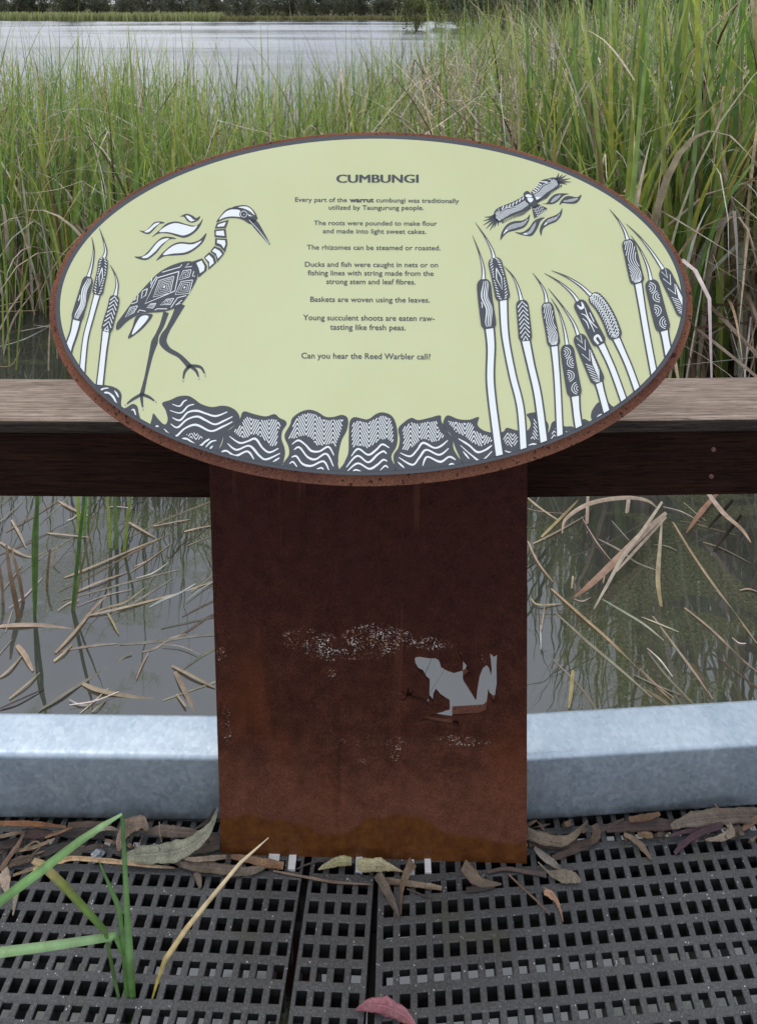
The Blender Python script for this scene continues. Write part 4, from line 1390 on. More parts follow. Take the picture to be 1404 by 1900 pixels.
def bed(name, label_kind, n, umin, umax, seed, dead, flat, ymin=0.0, ymax=99):
    r = np.random.RandomState(seed)
    B = Blades()
    clumps = [in_bed(r, umin, umax, ymax, ymin) for _ in range(max(n // 9, 1))]
    for i in range(n):
        u, Y = clumps[r.randint(len(clumps))]
        X = u * Y + r.normal(0, .05)
        Y = Y + r.normal(0, .05)
        h = h_mean(u, Y)
        q = r.rand()
        sc = 1.0 if Y < 9 else 1 + (Y - 9) * 0.04        # far clumps: fewer, broader tufts of leaf
        if q < flat:
            z = WATER_Z + r.uniform(0, .78) ** 1.3 * h
            blade(B, r, (X, Y, z), r.uniform(.4, 1.1), r.uniform(.006, .014) * sc, 'flat', seg=6)
        elif q < flat + dead:
            blade(B, r, (X, Y, WATER_Z - .02), h * r.uniform(.5, 1.08), r.uniform(.007, .017) * sc, 'dead', seg=9)
        else:
            blade(B, r, (X, Y, WATER_Z - .02), h * np.clip(r.normal(.93, .16), .4, 1.32), r.uniform(.007, .0165) * sc, 'green', seg=7)
    o = bpy.data.objects.new(name, B.me(name, M['reed']))
    COL.objects.link(o)
    o['kind'] = 'stuff'
    return o
bed('reed_bed', '', 6200, -.66, .02, 21, .34, .20)
bed('reed_bed', '', 8600, .02, .72, 22, .52, .30, 0, 10)
bed('reed_bed', '', 3800, .07, .72, 23, .34, .05, 10, 60)

# ---- the nearest reeds: plants of their own (a shoot is a fan of leaves from one foot)
def shoot_mesh(seed, kind, h):
    r = np.random.RandomState(seed)
    B = Blades()
    n = r.randint(4, 8)
    a0 = r.uniform(0, 6.28)
    for k in range(n):
        az = a0 + (math.pi if k % 2 else 0) + r.normal(0, .5)
        f = (0.55 + 0.45 * (k + 1) / n) * r.uniform(.9, 1.08)
        kd = kind
        if kind == 'green' and k == 0 and r.rand() < .6:
            kd = 'dead'
        blade(B, r, (r.normal(0, .008), r.normal(0, .008), 0), h * f, r.uniform(.011, .019), kd, az=az,
              lean=abs(r.normal(.06 + .05 * (n - k) / n, .05)) if kd == 'green' else None, seg=12)
    return B.me('reed_shoot', M['reed'])
VG = [shoot_mesh(100 + i, 'green', 1.0) for i in range(22)]
VD = [shoot_mesh(200 + i, 'dead', 1.0) for i in range(10)]
def place_shoot(me, X, Y, z, h, rz, label, group):
    o = bpy.data.objects.new('reed_shoot', me)
    COL.objects.link(o)
    o.location = (X, Y, z)
    o.rotation_euler = (0, 0, rz)
    o.scale = (max(h * .85, .8), max(h * .85, .8), h)
    return tag(o, label, 'reed', group)
r = np.random.RandomState(5)
LB = {(0, 'g'): ('green cumbungi reed at the water-side front of the short bed left of the sign', 'green reeds in the front of the left bed'),
      (0, 'd'): ('dry tan cumbungi reed among the green ones left of the sign', 'dry reeds in the front of the left bed'),
      (1, 'g'): ('green cumbungi reed standing straight behind the top of the sign', 'green reeds behind the sign'),
      (1, 'd'): ('dry bent cumbungi reed standing behind the top of the sign', 'dry reeds behind the sign'),
      (2, 'g'): ('tall green cumbungi reed in the front of the high bed right of the sign', 'tall green reeds right of the sign'),
      (2, 'd'): ('dry pale cumbungi reed leaning in the high bed right of the sign', 'dry reeds right of the sign')}
for i in range(288):
    zone = (0, 1, 2)[0 if i < 84 else (1 if i < 150 else 2)]
    u0, u1 = ((-.60, -.25), (-.25, .27), (.27, .62))[zone]
    u = r.uniform(u0, u1)
    a = y_near(u)
    Y = a + abs(r.normal(0, (0.55, 0.7, 0.75)[zone]))
    dead = r.rand() < (.25, .3, .34)[zone]
    h = h_mean(u, Y) * np.clip(r.normal(1.0, .13), .6, 1.3) * (0.88 if dead else 1)
    lab, grp = LB[(zone, 'd' if dead else 'g')]
    place_shoot((VD if dead else VG)[r.randint(10 if dead else 22)], u * Y, Y, WATER_Z - .03, h, r.uniform(0, 6.28), lab, grp)

# ---- single stems standing in the open water, each with a look of its own
zw = zc((0, 900), 3.51)                    # zoom of the water left of the post
zr = zc((970, 900), 3.235)                 # zoom of the water right of it
def W3(p, z=WATER_Z): return onz(p[0], p[1], z)
def ribbon_thing(name, label, cat, pts3, wd, col, group=None, mat='reed', fold=.15, col2=None, n=6, up=None):
    P = np.array(spline(pts3, n))
    t = np.linspace(0, 1, len(P))
    W = np.interp(t, np.linspace(0, 1, len(wd)), wd)
    W = np.minimum(W, 0.11 * np.linalg.norm(np.diff(P, axis=0), axis=1).sum())
    tan = np.gradient(P, axis=0)
    if up is None:
        # lie broad side up where level, broad side to the viewer where upright
        ref = np.array([0, -0.55, 0.83])
    else:
        ref = np.array(up, float)
    side = np.cross(tan, ref)
    side /= (np.linalg.norm(side, axis=1)[:, None] + 1e-9)
    c = np.array(col); c2 = np.array(col2 if col2 is not None else np.array(col) * 0.9)
    C = c[None] * (1 - t)[:, None] + c2[None] * t[:, None]
    B = Blades()
    B.ribbon(P, W, side, C, fold)
    o = bpy.data.objects.new(name, B.me(name, M[mat]))
    COL.objects.link(o)
    if cat:
        tag(o, label, cat, group)
    return o
def standing(base, tops, wd, col, label, col2=None, z0=WATER_Z - .03, name='lone_reed'):
    """base pixel on the water, then pixels higher up taken at the base's distance"""
    b = W3(base)
    P = [b - np.array([0, 0, .03])] + [ony(p[0], p[1], b[1] + 0.02 * (i + 1)) for i, p in enumerate(tops)]
    return ribbon_thing(name, label, 'reed', P, wd, col, 'reeds standing in open water', col2=col2, up=(0, -1, .1))
standing(zw((222, 870)), [zw((232, 600)), zw((236, 300)), zw((240, 90)), zw((250, -150))], [.008, .013, .013, .012, .003], (.10, .19, .05), 'broad green reed blade standing alone in open water at the far left')
standing(zw((222, 875)), [zw((215, 620)), zw((216, 300)), zw((262, -60))], [.006, .008, .007, .002], (.13, .22, .06), 'slim green reed blade beside the broad green one at the far left')
standing(zw((462, 830)), [zw((490, 620)), zw((520, 330)), zw((545, 90)), zw((560, -140))], [.008, .012, .011, .010, .003], (.085, .17, .045), 'dark green reed blade slanting up between the far-left blade and the post')
standing(zw((470, 832)), [zw((510, 640)), zw((575, 360)), zw((640, 110))], [.006, .008, .006, .001], (.16, .19, .07), 'thin olive reed blade leaning right off the dark green slanting one', col2=(.3, .26, .16))
standing(zw((130, 880)), [zw((95, 740)), zw((60, 560)), zw((40, 390))], [.014, .017, .013, .006], (.16, .10, .06), 'brown broken reed stub at the left edge, widest of the stubs', col2=(.30, .22, .15))
standing(zw((160, 775)), [zw((125, 620)), zw((90, 480)), zw((70, 400))], [.010, .012, .010, .004], (.22, .15, .10), 'tan reed stub leaning left beside the widest brown stub', col2=(.36, .27, .19))
standing(zw((300, 690)), [zw((310, 560)), zw((325, 420))], [.008, .009, .007], (.22, .15, .09), 'short brown reed stub between the two green blades, nearer the left one')
standing(zw((355, 545)), [zw((350, 480)), zw((390, 380))], [.008, .009, .004], (.40, .33, .23), 'pale bent reed stub just left of the dark green blade')
standing(zw((20, 780)), [zw((10, 640)), zw((-10, 500))], [.010, .010, .006], (.28, .20, .14), 'tan reed stub cut by the left edge of the photo')
for (bx, by, tx, ty, wv) in ((515, 330, 505, 60, .014), (545, 345, 560, 40, .010), (720, 420, 700, 80, .012), (760, 430, 745, 60, .014), (800, 440, 850, 60, .011), (570, 300, 590, 50, .008)):
    standing(zw((bx, by)), [zw(((bx + tx) / 2, (by + ty) / 2)), zw((tx, ty)), zw((tx, ty - 260))], [wv, wv, wv * .8, .003], pick(GREENS, r) * .9, 'olive green reed standing in the water just under the left rail')

re_ = np.random.RandomState(31)
for i in range(26):
    bx, by = re_.uniform(-30, 135), re_.uniform(470, 690)
    dead_ = i % 2
    hh = re_.uniform(120, 330) * (.7 if dead_ else 1)
    lx = re_.normal(0, 55 if dead_ else 22)
    o = standing((bx, by), [(bx + lx * .3, by - hh * .5), (bx + lx, by - hh)], [.007, .010, .003], pick(TANS[:5] if dead_ else GREENS, re_) * .8,
                 'dry reed stem leaning in the shallow water at the far left behind the rail' if dead_ else 'green reed standing in the shallow water at the far left behind the rail')
    o['group'] = 'dry stems in the far-left shallows' if dead_ else 'green reeds in the far-left shallows'
for i in range(10):
    x0, y0 = re_.uniform(-30, 90), re_.uniform(500, 690)
    P = [W3((x0 + k_ * re_.uniform(25, 60), y0 - k_ * re_.uniform(-8, 22)), WATER_Z + .003) for k_ in (0, 1, 2)]
    ribbon_thing('fallen_reed', 'pale reed lying on the water at the far left behind the rail', 'fallen reed', P, [.006, .012, .004], pick(TANS, re_) * .8, 'fallen reeds in the far-left shallows', up=(0, 0, 1))

# ---- reeds lying on or just under the water
FL = [  # zoom, points, width m, colour, label
 (zw, [(420, 600), (620, 520), (900, 400), (1110, 320)], .011, (.42, .33, .24), 'long tan reed floating, the upper of the two parallel ones left of the post'),
 (zw, [(500, 692), (640, 630), (830, 565)], .010, (.38, .30, .23), 'tan reed floating, the lower of the two parallel ones left of the post'),
 (zw, [(360, 1090), (480, 960), (620, 790), (725, 690)], .013, (.40, .31, .23), 'stout tan reed slanting steeply over the water, left of the post'),
 (zw, [(560, 850), (780, 800), (1000, 745), (1200, 690), (1390, 625)], .010, (.40, .32, .23), 'longest tan reed floating level, reaching the post from the left'),
 (zw, [(0, 915), (140, 905), (290, 910), (470, 935)], .017, (.46, .36, .28), 'broad pale reed leaf lying level on the water at the left edge'),
 (zw, [(0, 1250), (70, 1190), (150, 1100)], .010, (.38, .31, .23), 'short tan reed piece at the left edge, above the kerb'),
 (zw, [(60, 1390), (180, 1290), (260, 1220)], .008, (.42, .35, .22), 'yellowish reed piece slanting just above the left kerb'),
 (zw, [(0, 1455), (120, 1400), (290, 1325)], .007, (.07, .045, .035), 'dark twig slanting in from the lower left edge above the kerb'),
 (zw, [(110, 1040), (160, 1100), (215, 1210)], .016, (.44, .34, .25), 'wide tan reed leaf half sunk, upright below the level pale one'),
 (zw, [(350, 1145), (420, 1085), (470, 1035)], .012, (.48, .38, .24), 'yellow tan reed tip below the stout slanting one'),
 (zw, [(250, 1470), (400, 1370), (560, 1270), (740, 1160), (860, 1090)], .012, (.20, .19, .15), 'grey sunken reed running from the left kerb up to the right'),
 (zw, [(540, 1290), (640, 1330), (800, 1365), (1000, 1390)], .014, (.34, .28, .20), 'tan sunken reed running level above the left kerb'),
 (zw, [(1140, 1215), (1190, 1310), (1235, 1400), (1270, 1490)], .016, (.32, .25, .19), 'wide brown reed leaf sloping down to the left kerb near the post'),
 (zw, [(1120, 1175), (1250, 1240), (1400, 1320)], .009, (.36, .29, .20), 'thin tan reed crossing above the wide brown leaf near the post'),
 (zw, [(1150, 1360), (1210, 1440)], .014, (.38, .31, .24), 'short tan reed chip left of the wide brown leaf'),
 (zw, [(310, 310), (420, 320), (590, 340)], .008, (.44, .36, .27), 'pale reed floating level between the green blades under the rail'),
 (zw, [(380, 100), (470, 150), (580, 200)], .011, (.40, .32, .24), 'pale reed sloping down under the left rail'),
 (zw, [(840, 240), (920, 285), (1010, 340)], .011, (.40, .33, .24), 'pale reed sloping down to the right under the left rail'),
 (zw, [(1000, 265), (1150, 235), (1240, 222)], .008, (.36, .29, .22), 'pinkish reed piece floating near the post under the left rail'),
 (zw, [(1200, 300), (1300, 275), (1390, 262)], .009, (.42, .34, .26), 'pale pink reed end touching the post under the left rail'),
 (zw, [(40, 300), (200, 200), (400, 90)], .008, (.22, .15, .10), 'brown reed slanting up to the left rail'),
 (zw, [(75, 225), (130, 320), (170, 410)], .009, (.46, .38, .30), 'pale broken reed end at the left edge under the rail'),
 (zw, [(0, 370), (90, 420), (200, 465), (310, 425)], .010, (.44, .36, .27), 'pale bent reed lying below the rail at the left edge'),
 (zw, [(700, 830), (740, 900), (775, 975)], .007, (.38, .33, .18), 'short yellow green reed sliver below the longest floating reed'),
 (zw, [(600, 1475), (640, 1440), (690, 1400)], .009, (.36, .29, .22), 'tan reed stub end poking out above the left kerb'),
 (zr, [(30, 335), (90, 460), (180, 580)], .009, (.44, .34, .24), 'tan reed running down from the post, right of it'),
 (zr, [(170, 620), (350, 780), (520, 930), (700, 1110), (900, 1300)], .012, (.42, .31, .19), 'longest straw reed floating diagonally right of the post'),
 (zr, [(900, 220), (1010, 400), (1140, 590), (1290, 790), (1404, 950)], .011, (.36, .28, .19), 'long straw reed floating diagonally near the right edge'),
 (zr, [(970, 735), (1080, 820), (1180, 910), (1300, 1030), (1404, 1120)], .010, (.38, .29, .22), 'straw reed floating diagonally between the two longest on the right'),
 (zr, [(30, 75), (110, 140), (220, 215)], .011, (.46, .38, .28), 'pale reed sloping down under the right rail beside the post'),
 (zr, [(110, 310), (220, 200), (330, 90)], .012, (.38, .31, .17), 'olive tan reed leaning up to the right rail beside the post'),
 (zr, [(60, 350), (200, 280), (380, 180)], .008, (.36, .29, .22), 'thin pale reed crossing the olive tan one under the right rail'),
 (zr, [(50, 680), (90, 715), (230, 712)], .008, (.38, .33, .22), 'small pale reed floating below the tan one right of the post'),
 (zr, [(300, 1110), (290, 1220), (275, 1340)], .013, (.40, .35, .18), 'yellow green reed sunk upright above the right kerb'),
 (zr, [(490, 540), (480, 590)], .014, (.44, .34, .27), 'pale pink leaf scrap floating in the weed right of the post'),
 (zr, [(300, 545), (292, 620)], .018, (.46, .37, .25), 'oval tan leaf floating in the weed right of the post'),
 (zr, [(1080, 340), (1200, 380), (1370, 470)], .008, (.22, .18, .13), 'thin grey reed floating under the right rail at the edge'),
]
for z, pts, wd, col, lab in FL:
    P = [W3(z(p), WATER_Z + .004 + .004 * math.sin(i * 1.7)) for i, p in enumerate(pts)]
    ribbon_thing('fallen_reed', lab, 'fallen reed', P, [wd * .55, wd * .82, wd * .78, wd * .7, wd * .3], np.array(col) * 1.25, 'reeds lying on the water', fold=.2, col2=np.array(col) * rnd.uniform(.8, 1.15), up=(0, 0, 1))

rs_ = np.random.RandomState(77)
for i in range(30):
    left = i < 19
    x = rs_.uniform(-40, 360) if left else rs_.uniform(990, 1404)
    y = rs_.uniform(960, 1310)
    a = rs_.normal(-.42 if left else .80, .22)
    L = rs_.uniform(90, 260)
    P = []
    for k_ in (0, .33, .66, 1):
        px_ = x + L * k_ * math.cos(a) + rs_.normal(0, 2); py_ = y + L * k_ * math.sin(a) + rs_.normal(0, 2)
        P.append(W3((px_, py_), WATER_Z + .0015))
    c_ = pick(TANS, rs_) * rs_.uniform(.28, .62) * np.array([.95, 1, .95])
    ribbon_thing('sunken_stalk', 'long dull stalk lying level with the water surface, %s of the post' % ('left' if left else 'right'), 'reed stalk', P, [.004, rs_.uniform(.005, .011), .008, .003], c_,
                 'sunken stalks %s of the post' % ('left' if left else 'right'), fold=.08, col2=c_ * rs_.uniform(.5, 1.3), up=(0, 0, 1))
for i in range(34):
    left = i < 19
    x = rs_.uniform(-20, 385) if left else rs_.uniform(985, 1404)
    y = rs_.uniform(935, 1310)
    a = rs_.normal(-.45 if left else .75, .5)
    L = rs_.uniform(20, 110)
    P = [W3((x + L * k_ * math.cos(a), y + L * k_ * math.sin(a) + 3 * math.sin(k_ * 5 + i)), WATER_Z + .003 + .002 * (i % 3)) for k_ in (-.5, 0, .5)]
    ribbon_thing('straw_scrap', 'thin straw scrap floating among the bigger reeds, %s of the post' % ('left' if left else 'right'), 'straw', P, [.002, rs_.uniform(.003, .006), .002], pick(TANS, rs_) * rs_.uniform(.6, 1.1),
                 'straw scraps on the water %s of the post' % ('left' if left else 'right'), fold=.15, up=(0, 0, 1))

# ---- dry leaves arching over from the right-hand bed
def arch(pts, wd, col, label, col2=None, yb=2.3):
    P = [ony(*zr(p[:2]), p[2]) for p in pts]
    ribbon_thing('drooping_reed', label, 'reed leaf', P, wd, col, 'dry leaves drooping from the right bed', col2=col2, n=8)
arch([(860, 165, 2.3), (720, 290, 2.2), (560, 450, 2.1), (400, 600, 2.0), (310, 672, 1.97)], [.010, .018, .020, .014, .003], (.55, .44, .36), 'wide pale reed leaf drooping to the water right of the post', (.42, .22, .14))
arch([(835, 100, 2.3), (720, 270, 2.2), (600, 430, 2.1), (500, 610, 2.0), (425, 745, 1.95)], [.007, .010, .011, .008, .003], (.55, .48, .38), 'slim pale reed leaf drooping beside the wide one', (.50, .45, .38))
arch([(860, 190, 2.28), (740, 320, 2.2), (650, 420, 2.1), (560, 520, 2.05)], [.006, .008, .008, .003], (.50, .42, .34), 'short pale reed leaf drooping behind the slim one')
arch([(235, 290, 2.2), (260, 200, 2.25), (400, 110, 2.3), (600, 75, 2.35), (740, 90, 2.38), (810, 140, 2.4)], [.003, .010, .013, .013, .011, .006], (.52, .40, .32), 'pink tan reed leaf arching over under the right rail', (.48, .40, .30))
arch([(835, 180, 2.3), (825, 330, 2.2), (812, 500, 2.05), (812, 600, 1.98), (830, 730, 1.93)], [.003, .010, .014, .014, .008], (.54, .46, .38), 'pale reed leaf hanging straight down right of the crossing pair', (.40, .33, .16))
arch([(1100, 30, 2.35), (1200, 160, 2.25), (1310, 260, 2.15), (1368, 345, 2.1)], [.016, .020, .014, .003], (.55, .45, .40), 'broad pinkish reed leaf hanging at the right edge', (.45, .30, .2))
arch([(1180, 30, 2.45), (1070, 160, 2.35), (980, 285, 2.25)], [.010, .016, .003], (.38, .22, .15), 'reddish brown reed leaf hanging left of the broad pinkish one')
arch([(640, 40, 2.45), (620, 200, 2.35), (600, 370, 2.28)], [.014, .012, .010], (.46, .38, .33), 'grey pink reed stem standing under the right rail')
arch([(690, 30, 2.5), (655, 180, 2.4), (632, 320, 2.32)], [.012, .011, .009], (.42, .35, .30), 'greyish reed stem beside the grey pink one under the right rail')
arch([(390, 60, 2.4), (385, 200, 2.33), (378, 330, 2.28)], [.010, .012, .009], (.44, .35, .28), 'tan reed stem standing left of the grey pink one')
arch([(1050, 40, 2.5), (930, 130, 2.45), (850, 190, 2.4)], [.010, .012, .006], (.45, .36, .29), 'tan reed leaf slanting into the foot of the right bed')
for i in range(30):
    x = r.normal(880, 130)
    arch([(x + r.normal(0, 40), 20, 2.6), (x + r.normal(0, 15), 130, 2.5), (x, r.uniform(190, 330), 2.38)], [.012, .011, .008], pick(TANS + BROWNS + BROWNS + GREENS[:2], r) * .75, 'short reed stem in the dense foot of the right bed')

# ---- reflectable dark stems leaning at the right edge
for (x0, y0, x1, y1) in ((1110, 260, 1260, 90), (1140, 400, 1310, 180)):
    P = [W3(zr((x0, y0))), W3(zr(((x0 + x1) / 2, (y0 + y1) / 2)), WATER_Z + .05), W3(zr((x1, y1)), WATER_Z + .12)]
    ribbon_thing('sunken_branch', 'dark rotting branch rising from the water at the right edge', 'branch', P, [.004, .010, .007], (.035, .028, .02), 'dark branches at the right edge')

# ================================================================ FAR SHORE
def tree_meshes(seed, h, kind):
    r = np.random.RandomState(seed)
    # trunk: tapered, with limbs
    V, Fc = [], []
    def limb(p0, p1, r0, r1, n=7, seg=5):
        p0, p1 = np.array(p0), np.array(p1)
        k = len(V)
        d = p1 - p0
        d = d / np.linalg.norm(d)
        a = np.cross(d, [0.3, 1, 0.1]); a /= np.linalg.norm(a)
        b = np.cross(d, a)
        for i in range(seg + 1):
            t = i / seg
            c = p0 + (p1 - p0) * t + a * math.sin(t * 3) * .04 * np.linalg.norm(p1 - p0)
            rr = r0 + (r1 - r0) * t
            for j in range(n):
                an = 2 * math.pi * j / n
                V.append(c + (a * math.cos(an) + b * math.sin(an)) * rr)
        for i in range(seg):
            for j in range(n):
                Fc.append((k + i * n + j, k + i * n + (j + 1) % n, k + (i + 1) * n + (j + 1) % n, k + (i + 1) * n + j))
    top = np.array([r.normal(0, .3), r.normal(0, .3), h * .62])
    limb((0, 0, -.4), top, .028 * h, .012 * h)
    ends = [top]
    for i in range(6):
        t = r.uniform(.35 if kind == 'tree' else .1, 1)
        s = top * t
        an = r.uniform(0, 6.28)
        e = s + np.array([math.cos(an), math.sin(an), 0]) * h * r.uniform(.14, .26) + np.array([0, 0, h * r.uniform(.12, .3)])
        limb(s, e, .011 * h, .004 * h, 5, 3)
        ends.append(e)
    tm = bpy.data.meshes.new('trunk')
    tm.from_pydata([tuple(v) for v in V], [], Fc)
    tm.polygons.foreach_set('use_smooth', [True] * len(tm.polygons))
    tm.materials.append(M['bark'])
    # crown: leaf sprays gathered in clumps round the limb ends and down the flanks
    B = Blades()
    cl = []
    for e in ends:
        for _ in range(4):
            cl.append(e + r.normal(0, .09 * h, 3) * np.array([1, 1, .8]))
    low = .06 if kind != 'tree' else .2
    for _ in range(10 if kind == 'tree' else 18):
        an = r.uniform(0, 6.28); z = r.uniform(low, .75) * h
        rad = r.uniform(.08, .26) * h
        cl.append(np.array([math.cos(an) * rad, math.sin(an) * rad, z]))
    base = {'tree': (.070, .084, .052), 'olive': (.12, .135, .05), 'shrub': (.11, .122, .08)}[kind]
    for c in cl:
        cc = np.array(base) * r.uniform(.6, 1.45) * np.array([r.uniform(.9, 1.15), 1, r.uniform(.8, 1.2)])
        n = 34
        for _ in range(n):
            p = c + r.normal(0, .055 * h, 3)
            d = r.normal(0, 1, 3); d[2] -= .5; d /= np.linalg.norm(d)
            L = h * r.uniform(.03, .075)
            sd = np.cross(d, r.normal(0, 1, 3)); sd /= np.linalg.norm(sd)
            c3 = cc * r.uniform(.75, 1.3)
            B.ribbon([p, p + d * L * .5, p + d * L], [L * .18, L * .42, L * .05], sd, [c3] * 3)
    cm = B.me('crown', M['crown'])
    return tm, cm
KM = {k: [tree_meshes(300 + 17 * i + len(k), 1.0, k) for i in range(4)] for k in ('tree', 'olive', 'shrub')}
def tree(name, kind, x, y, h, label, group, z=None, v=0):
    tm, cm = KM[kind][v % 4]
    root = empty(name, (x, y, z if z is not None else 0.0), label, 'tree' if kind == 'tree' else 'shrub', group)
    root.scale = (h, h, h)
    root.rotation_euler.z = rnd.uniform(0, 6.28)
    for nm, me in (('trunk', tm), ('crown', cm)):
        o = bpy.data.objects.new(nm, me)
        COL.objects.link(o)
        o.parent = root
    return root
rt = random.Random(4)
NT_ = 46
for i in range(NT_):
    px_ = -60 + i * (980.0 / NT_) + rt.uniform(-8, 8)
    Y = rt.uniform(126, 150)
    h = rt.uniform(5.5, 8)
    tree('gum_tree', 'tree', (px_ - CX) / F * Y, Y, h, 'dark grey-green gum tree in the wood along the far shore', 'gum trees on the far shore', 0.0, i)
for i in range(90):
    px_ = -60 + i * (1040.0 / 90) + rt.uniform(-12, 12)
    Y = rt.uniform(121, 138)
    tree('bank_shrub', 'shrub', (px_ - CX) / F * Y, Y, rt.uniform(3.4, 6.0), 'low grey-green shrub under the gum trees of the far shore', 'shrubs on the far shore', 0.0, i)
for i in range(26):
    px_ = 900 + i * 26 + rt.uniform(-8, 8)
    Y = rt.uniform(75, 100)
    tree('gum_tree', 'tree', (px_ - CX) / F * Y, Y, rt.uniform(8, 12), 'grey-green gum tree behind the tall reeds on the right', 'gum trees behind the right reeds', 0.0, i)
for i in range(34):
    px_ = 860 + i * 18 + rt.uniform(-8, 8)
    Y = rt.uniform(60, 74)
    tree('bank_shrub', 'shrub', (px_ - CX) / F * Y, Y, rt.uniform(4.2, 5.6), 'grey-green shrub in the thicket behind the tall reeds on the right', 'shrubs behind the right reeds', WATER_Z, i)
for k, (px_, Y, h, kind, lab) in enumerate((
    (770, 60, 3.6, 'olive', 'yellow-green willowy bush at the water end, left of the dark dead stump'),
    (815, 70, 3.2, 'olive', 'small dark bush right of the yellow-green willowy one'),
    (880, 62, 5.2, 'shrub', 'pale grey-green bush behind the reeds, left of the bigger grey one'),
    (955, 58, 6.0, 'shrub', 'bigger grey-green bush behind the reeds, right of the pale one'),
    (1040, 64, 6.2, 'shrub', 'grey-green bush rising behind the reeds, farthest right in sight'),
    (365, 116, 3.2, 'shrub', 'round pale green tree standing out on the far shore'),
    (525, 113, 1.6, 'olive', 'small olive bush alone on the grassy far bank'))):
    tree('marsh_bush', kind, (px_ - CX) / F * Y, Y, h, lab, 'bushes round the lake', WATER_Z, k)

# pale reeds and grass along the far bank
def shore_reeds(name, n, x0, x1, hy, cols, seed, yoff=(-2.0, 4.0)):
    r = np.random.RandomState(seed)
    B = Blades()
    for i in range(n):
        x = r.uniform(x0, x1)
        Y = lake_edge(x) + r.uniform(*yoff)
        c = np.array(cols[r.randint(len(cols))]) * r.uniform(.8, 1.2)
        h = hy * r.uniform(.6, 1.15)
        a = r.uniform(0, 3.14)
        ln = r.normal(0, .12, 2)
        P = [(x, Y, WATER_Z - .05), (x + ln[0] * h * .5, Y + ln[1] * h * .5, WATER_Z + h * .55), (x + ln[0] * h, Y + ln[1] * h, WATER_Z + h)]
        B.ribbon(P, [.16, .20, .04], (math.cos(a), math.sin(a), 0), [c * .85, c, c * 1.15])
    o = bpy.data.objects.new(name, B.me(name, M['reed']))
    COL.objects.link(o)
    o['kind'] = 'stuff'
shore_reeds('far_reeds', 4200, -78, -26, 1.35, [(.31, .34, .14), (.27, .31, .13), (.37, .37, .19)], 61)
shore_reeds('far_grass', 3000, -28, 12, 0.75, [(.22, .21, .085), (.26, .22, .11), (.15, .16, .06)], 62, (-.5, 5.0))

# ================================================================ LITTER ON THE DECK
z3 = zc((0, 1490), 3.343)
z4 = zc((400, 1560), 3.51)
z5 = zc((780, 1490), 2.25)
z8 = zc((600, 1480), 1.7463)
SC = {id(z3): 3.343, id(z4): 3.51, id(z5): 2.25, id(z8): 1.7463}
YK = 1.066                                  # just before the kerb face
def place_px(p, h):
    """pixel -> point at height h over the deck, or against the kerb if the ray would pass it"""
    q = onz(p[0], p[1], h)
    lim = YK if p[0] < 700 else YK - .01 + .056 * max(q[0], 0)
    if q[1] > lim:
        q = ony(p[0], p[1], lim)
        q[2] = max(q[2], h)
    return q
def litter(name, cat, z, pts, wpx, col, label, group=None, hs=None, col2=None, fold=None, curl=0.0):
    hs = hs or [.006] * len(pts)
    P = [place_px(z(p), h) for p, h in zip(pts, hs)]
    m = len(wpx)
    W = []
    for k_, wv in enumerate(wpx):
        q = P[min(int(round(k_ * (len(P) - 1) / max(m - 1, 1))), len(P) - 1)]
        W.append(wv / SC[id(z)] / F * q[1])
    Ps = np.array(spline(P, 8))
    t = np.linspace(0, 1, len(Ps))
    Wd = np.interp(t, np.linspace(0, 1, m), W)
    # slight irregular edge
    Wd = Wd * (.78 if cat in ('leaf', 'bark') else .9) * (1 + .07 * np.sin(t * 23 + len(label)) + .05 * np.sin(t * 61 + len(label)))
    tan = np.gradient(Ps, axis=0)
    ref = np.array([0, -0.45, 0.89])
    side = np.cross(tan, ref)
    side /= (np.linalg.norm(side, axis=1)[:, None] + 1e-9)
    nn = np.cross(side, tan); nn /= (np.linalg.norm(nn, axis=1)[:, None] + 1e-9)
    c = np.array(col) * (.72 if cat in ('leaf', 'bark') else .95); c2 = np.array(col2) * .72 if col2 is not None else c * .75
    # five points across: curved section, real thickness
    V, Fc, C = [], [], []
    flat = set()
    across = np.array([-1, -.55, -.06, 0, .06, .55, 1.0])
    th = 0.0004
    n = len(Ps)
    rr_ = np.random.RandomState(len(label) * 7 + n)
    wob = rr_.normal(0, .02, (n, 7)); wob[:, 1:6] *= .3
    stk = rr_.uniform(.8, 1.18, 7); stk[3] = 1.45; stk[2] = stk[4] = .78
    if fold is None:
        fold = rr_.choice([-.04, .03, .10, .16])
    for layer in (0, 1):
        for i in range(n):
            for j, s_ in enumerate(across):
                up_ = fold * abs(s_) * Wd[i] * (1 + .6 * math.sin(i * .45 + n)) + wob[i, j] * Wd[i] * .5
                q = Ps[i] + side[i] * s_ * Wd[i] / 2 + nn[i] * (up_ - th * layer)
                q[2] = max(q[2], 0.0012 + .0008 * (1 - layer))
                V.append(q)
                k_ = c * (1 - t[i]) + c2 * t[i]
                C.append(list(k_ * stk[j] * rr_.uniform(.9, 1.1)) + [1])
    N = n * 7
    for i in range(n - 1):
        for j in range(6):
            a = i * 7 + j
            Fc.append((a, a + 1, a + 8, a + 7))
            Fc.append((N + a, N + a + 7, N + a + 8, N + a + 1))
    for i in range(n - 1):
        for j in (0, 6):
            flat.add(len(Fc))
            a = i * 7 + j
            Fc.append((a, a + 7, N + a + 7, N + a))
    o = mesh(name, V, Fc, M['litter'], smooth=True, cols=C)
    for k_ in flat:
        o.data.polygons[k_].use_smooth = False
    return tag(o, label, cat, group)
G1 = 'bark strips piled by the left kerb'
GL = 'gum leaves fallen on the deck'
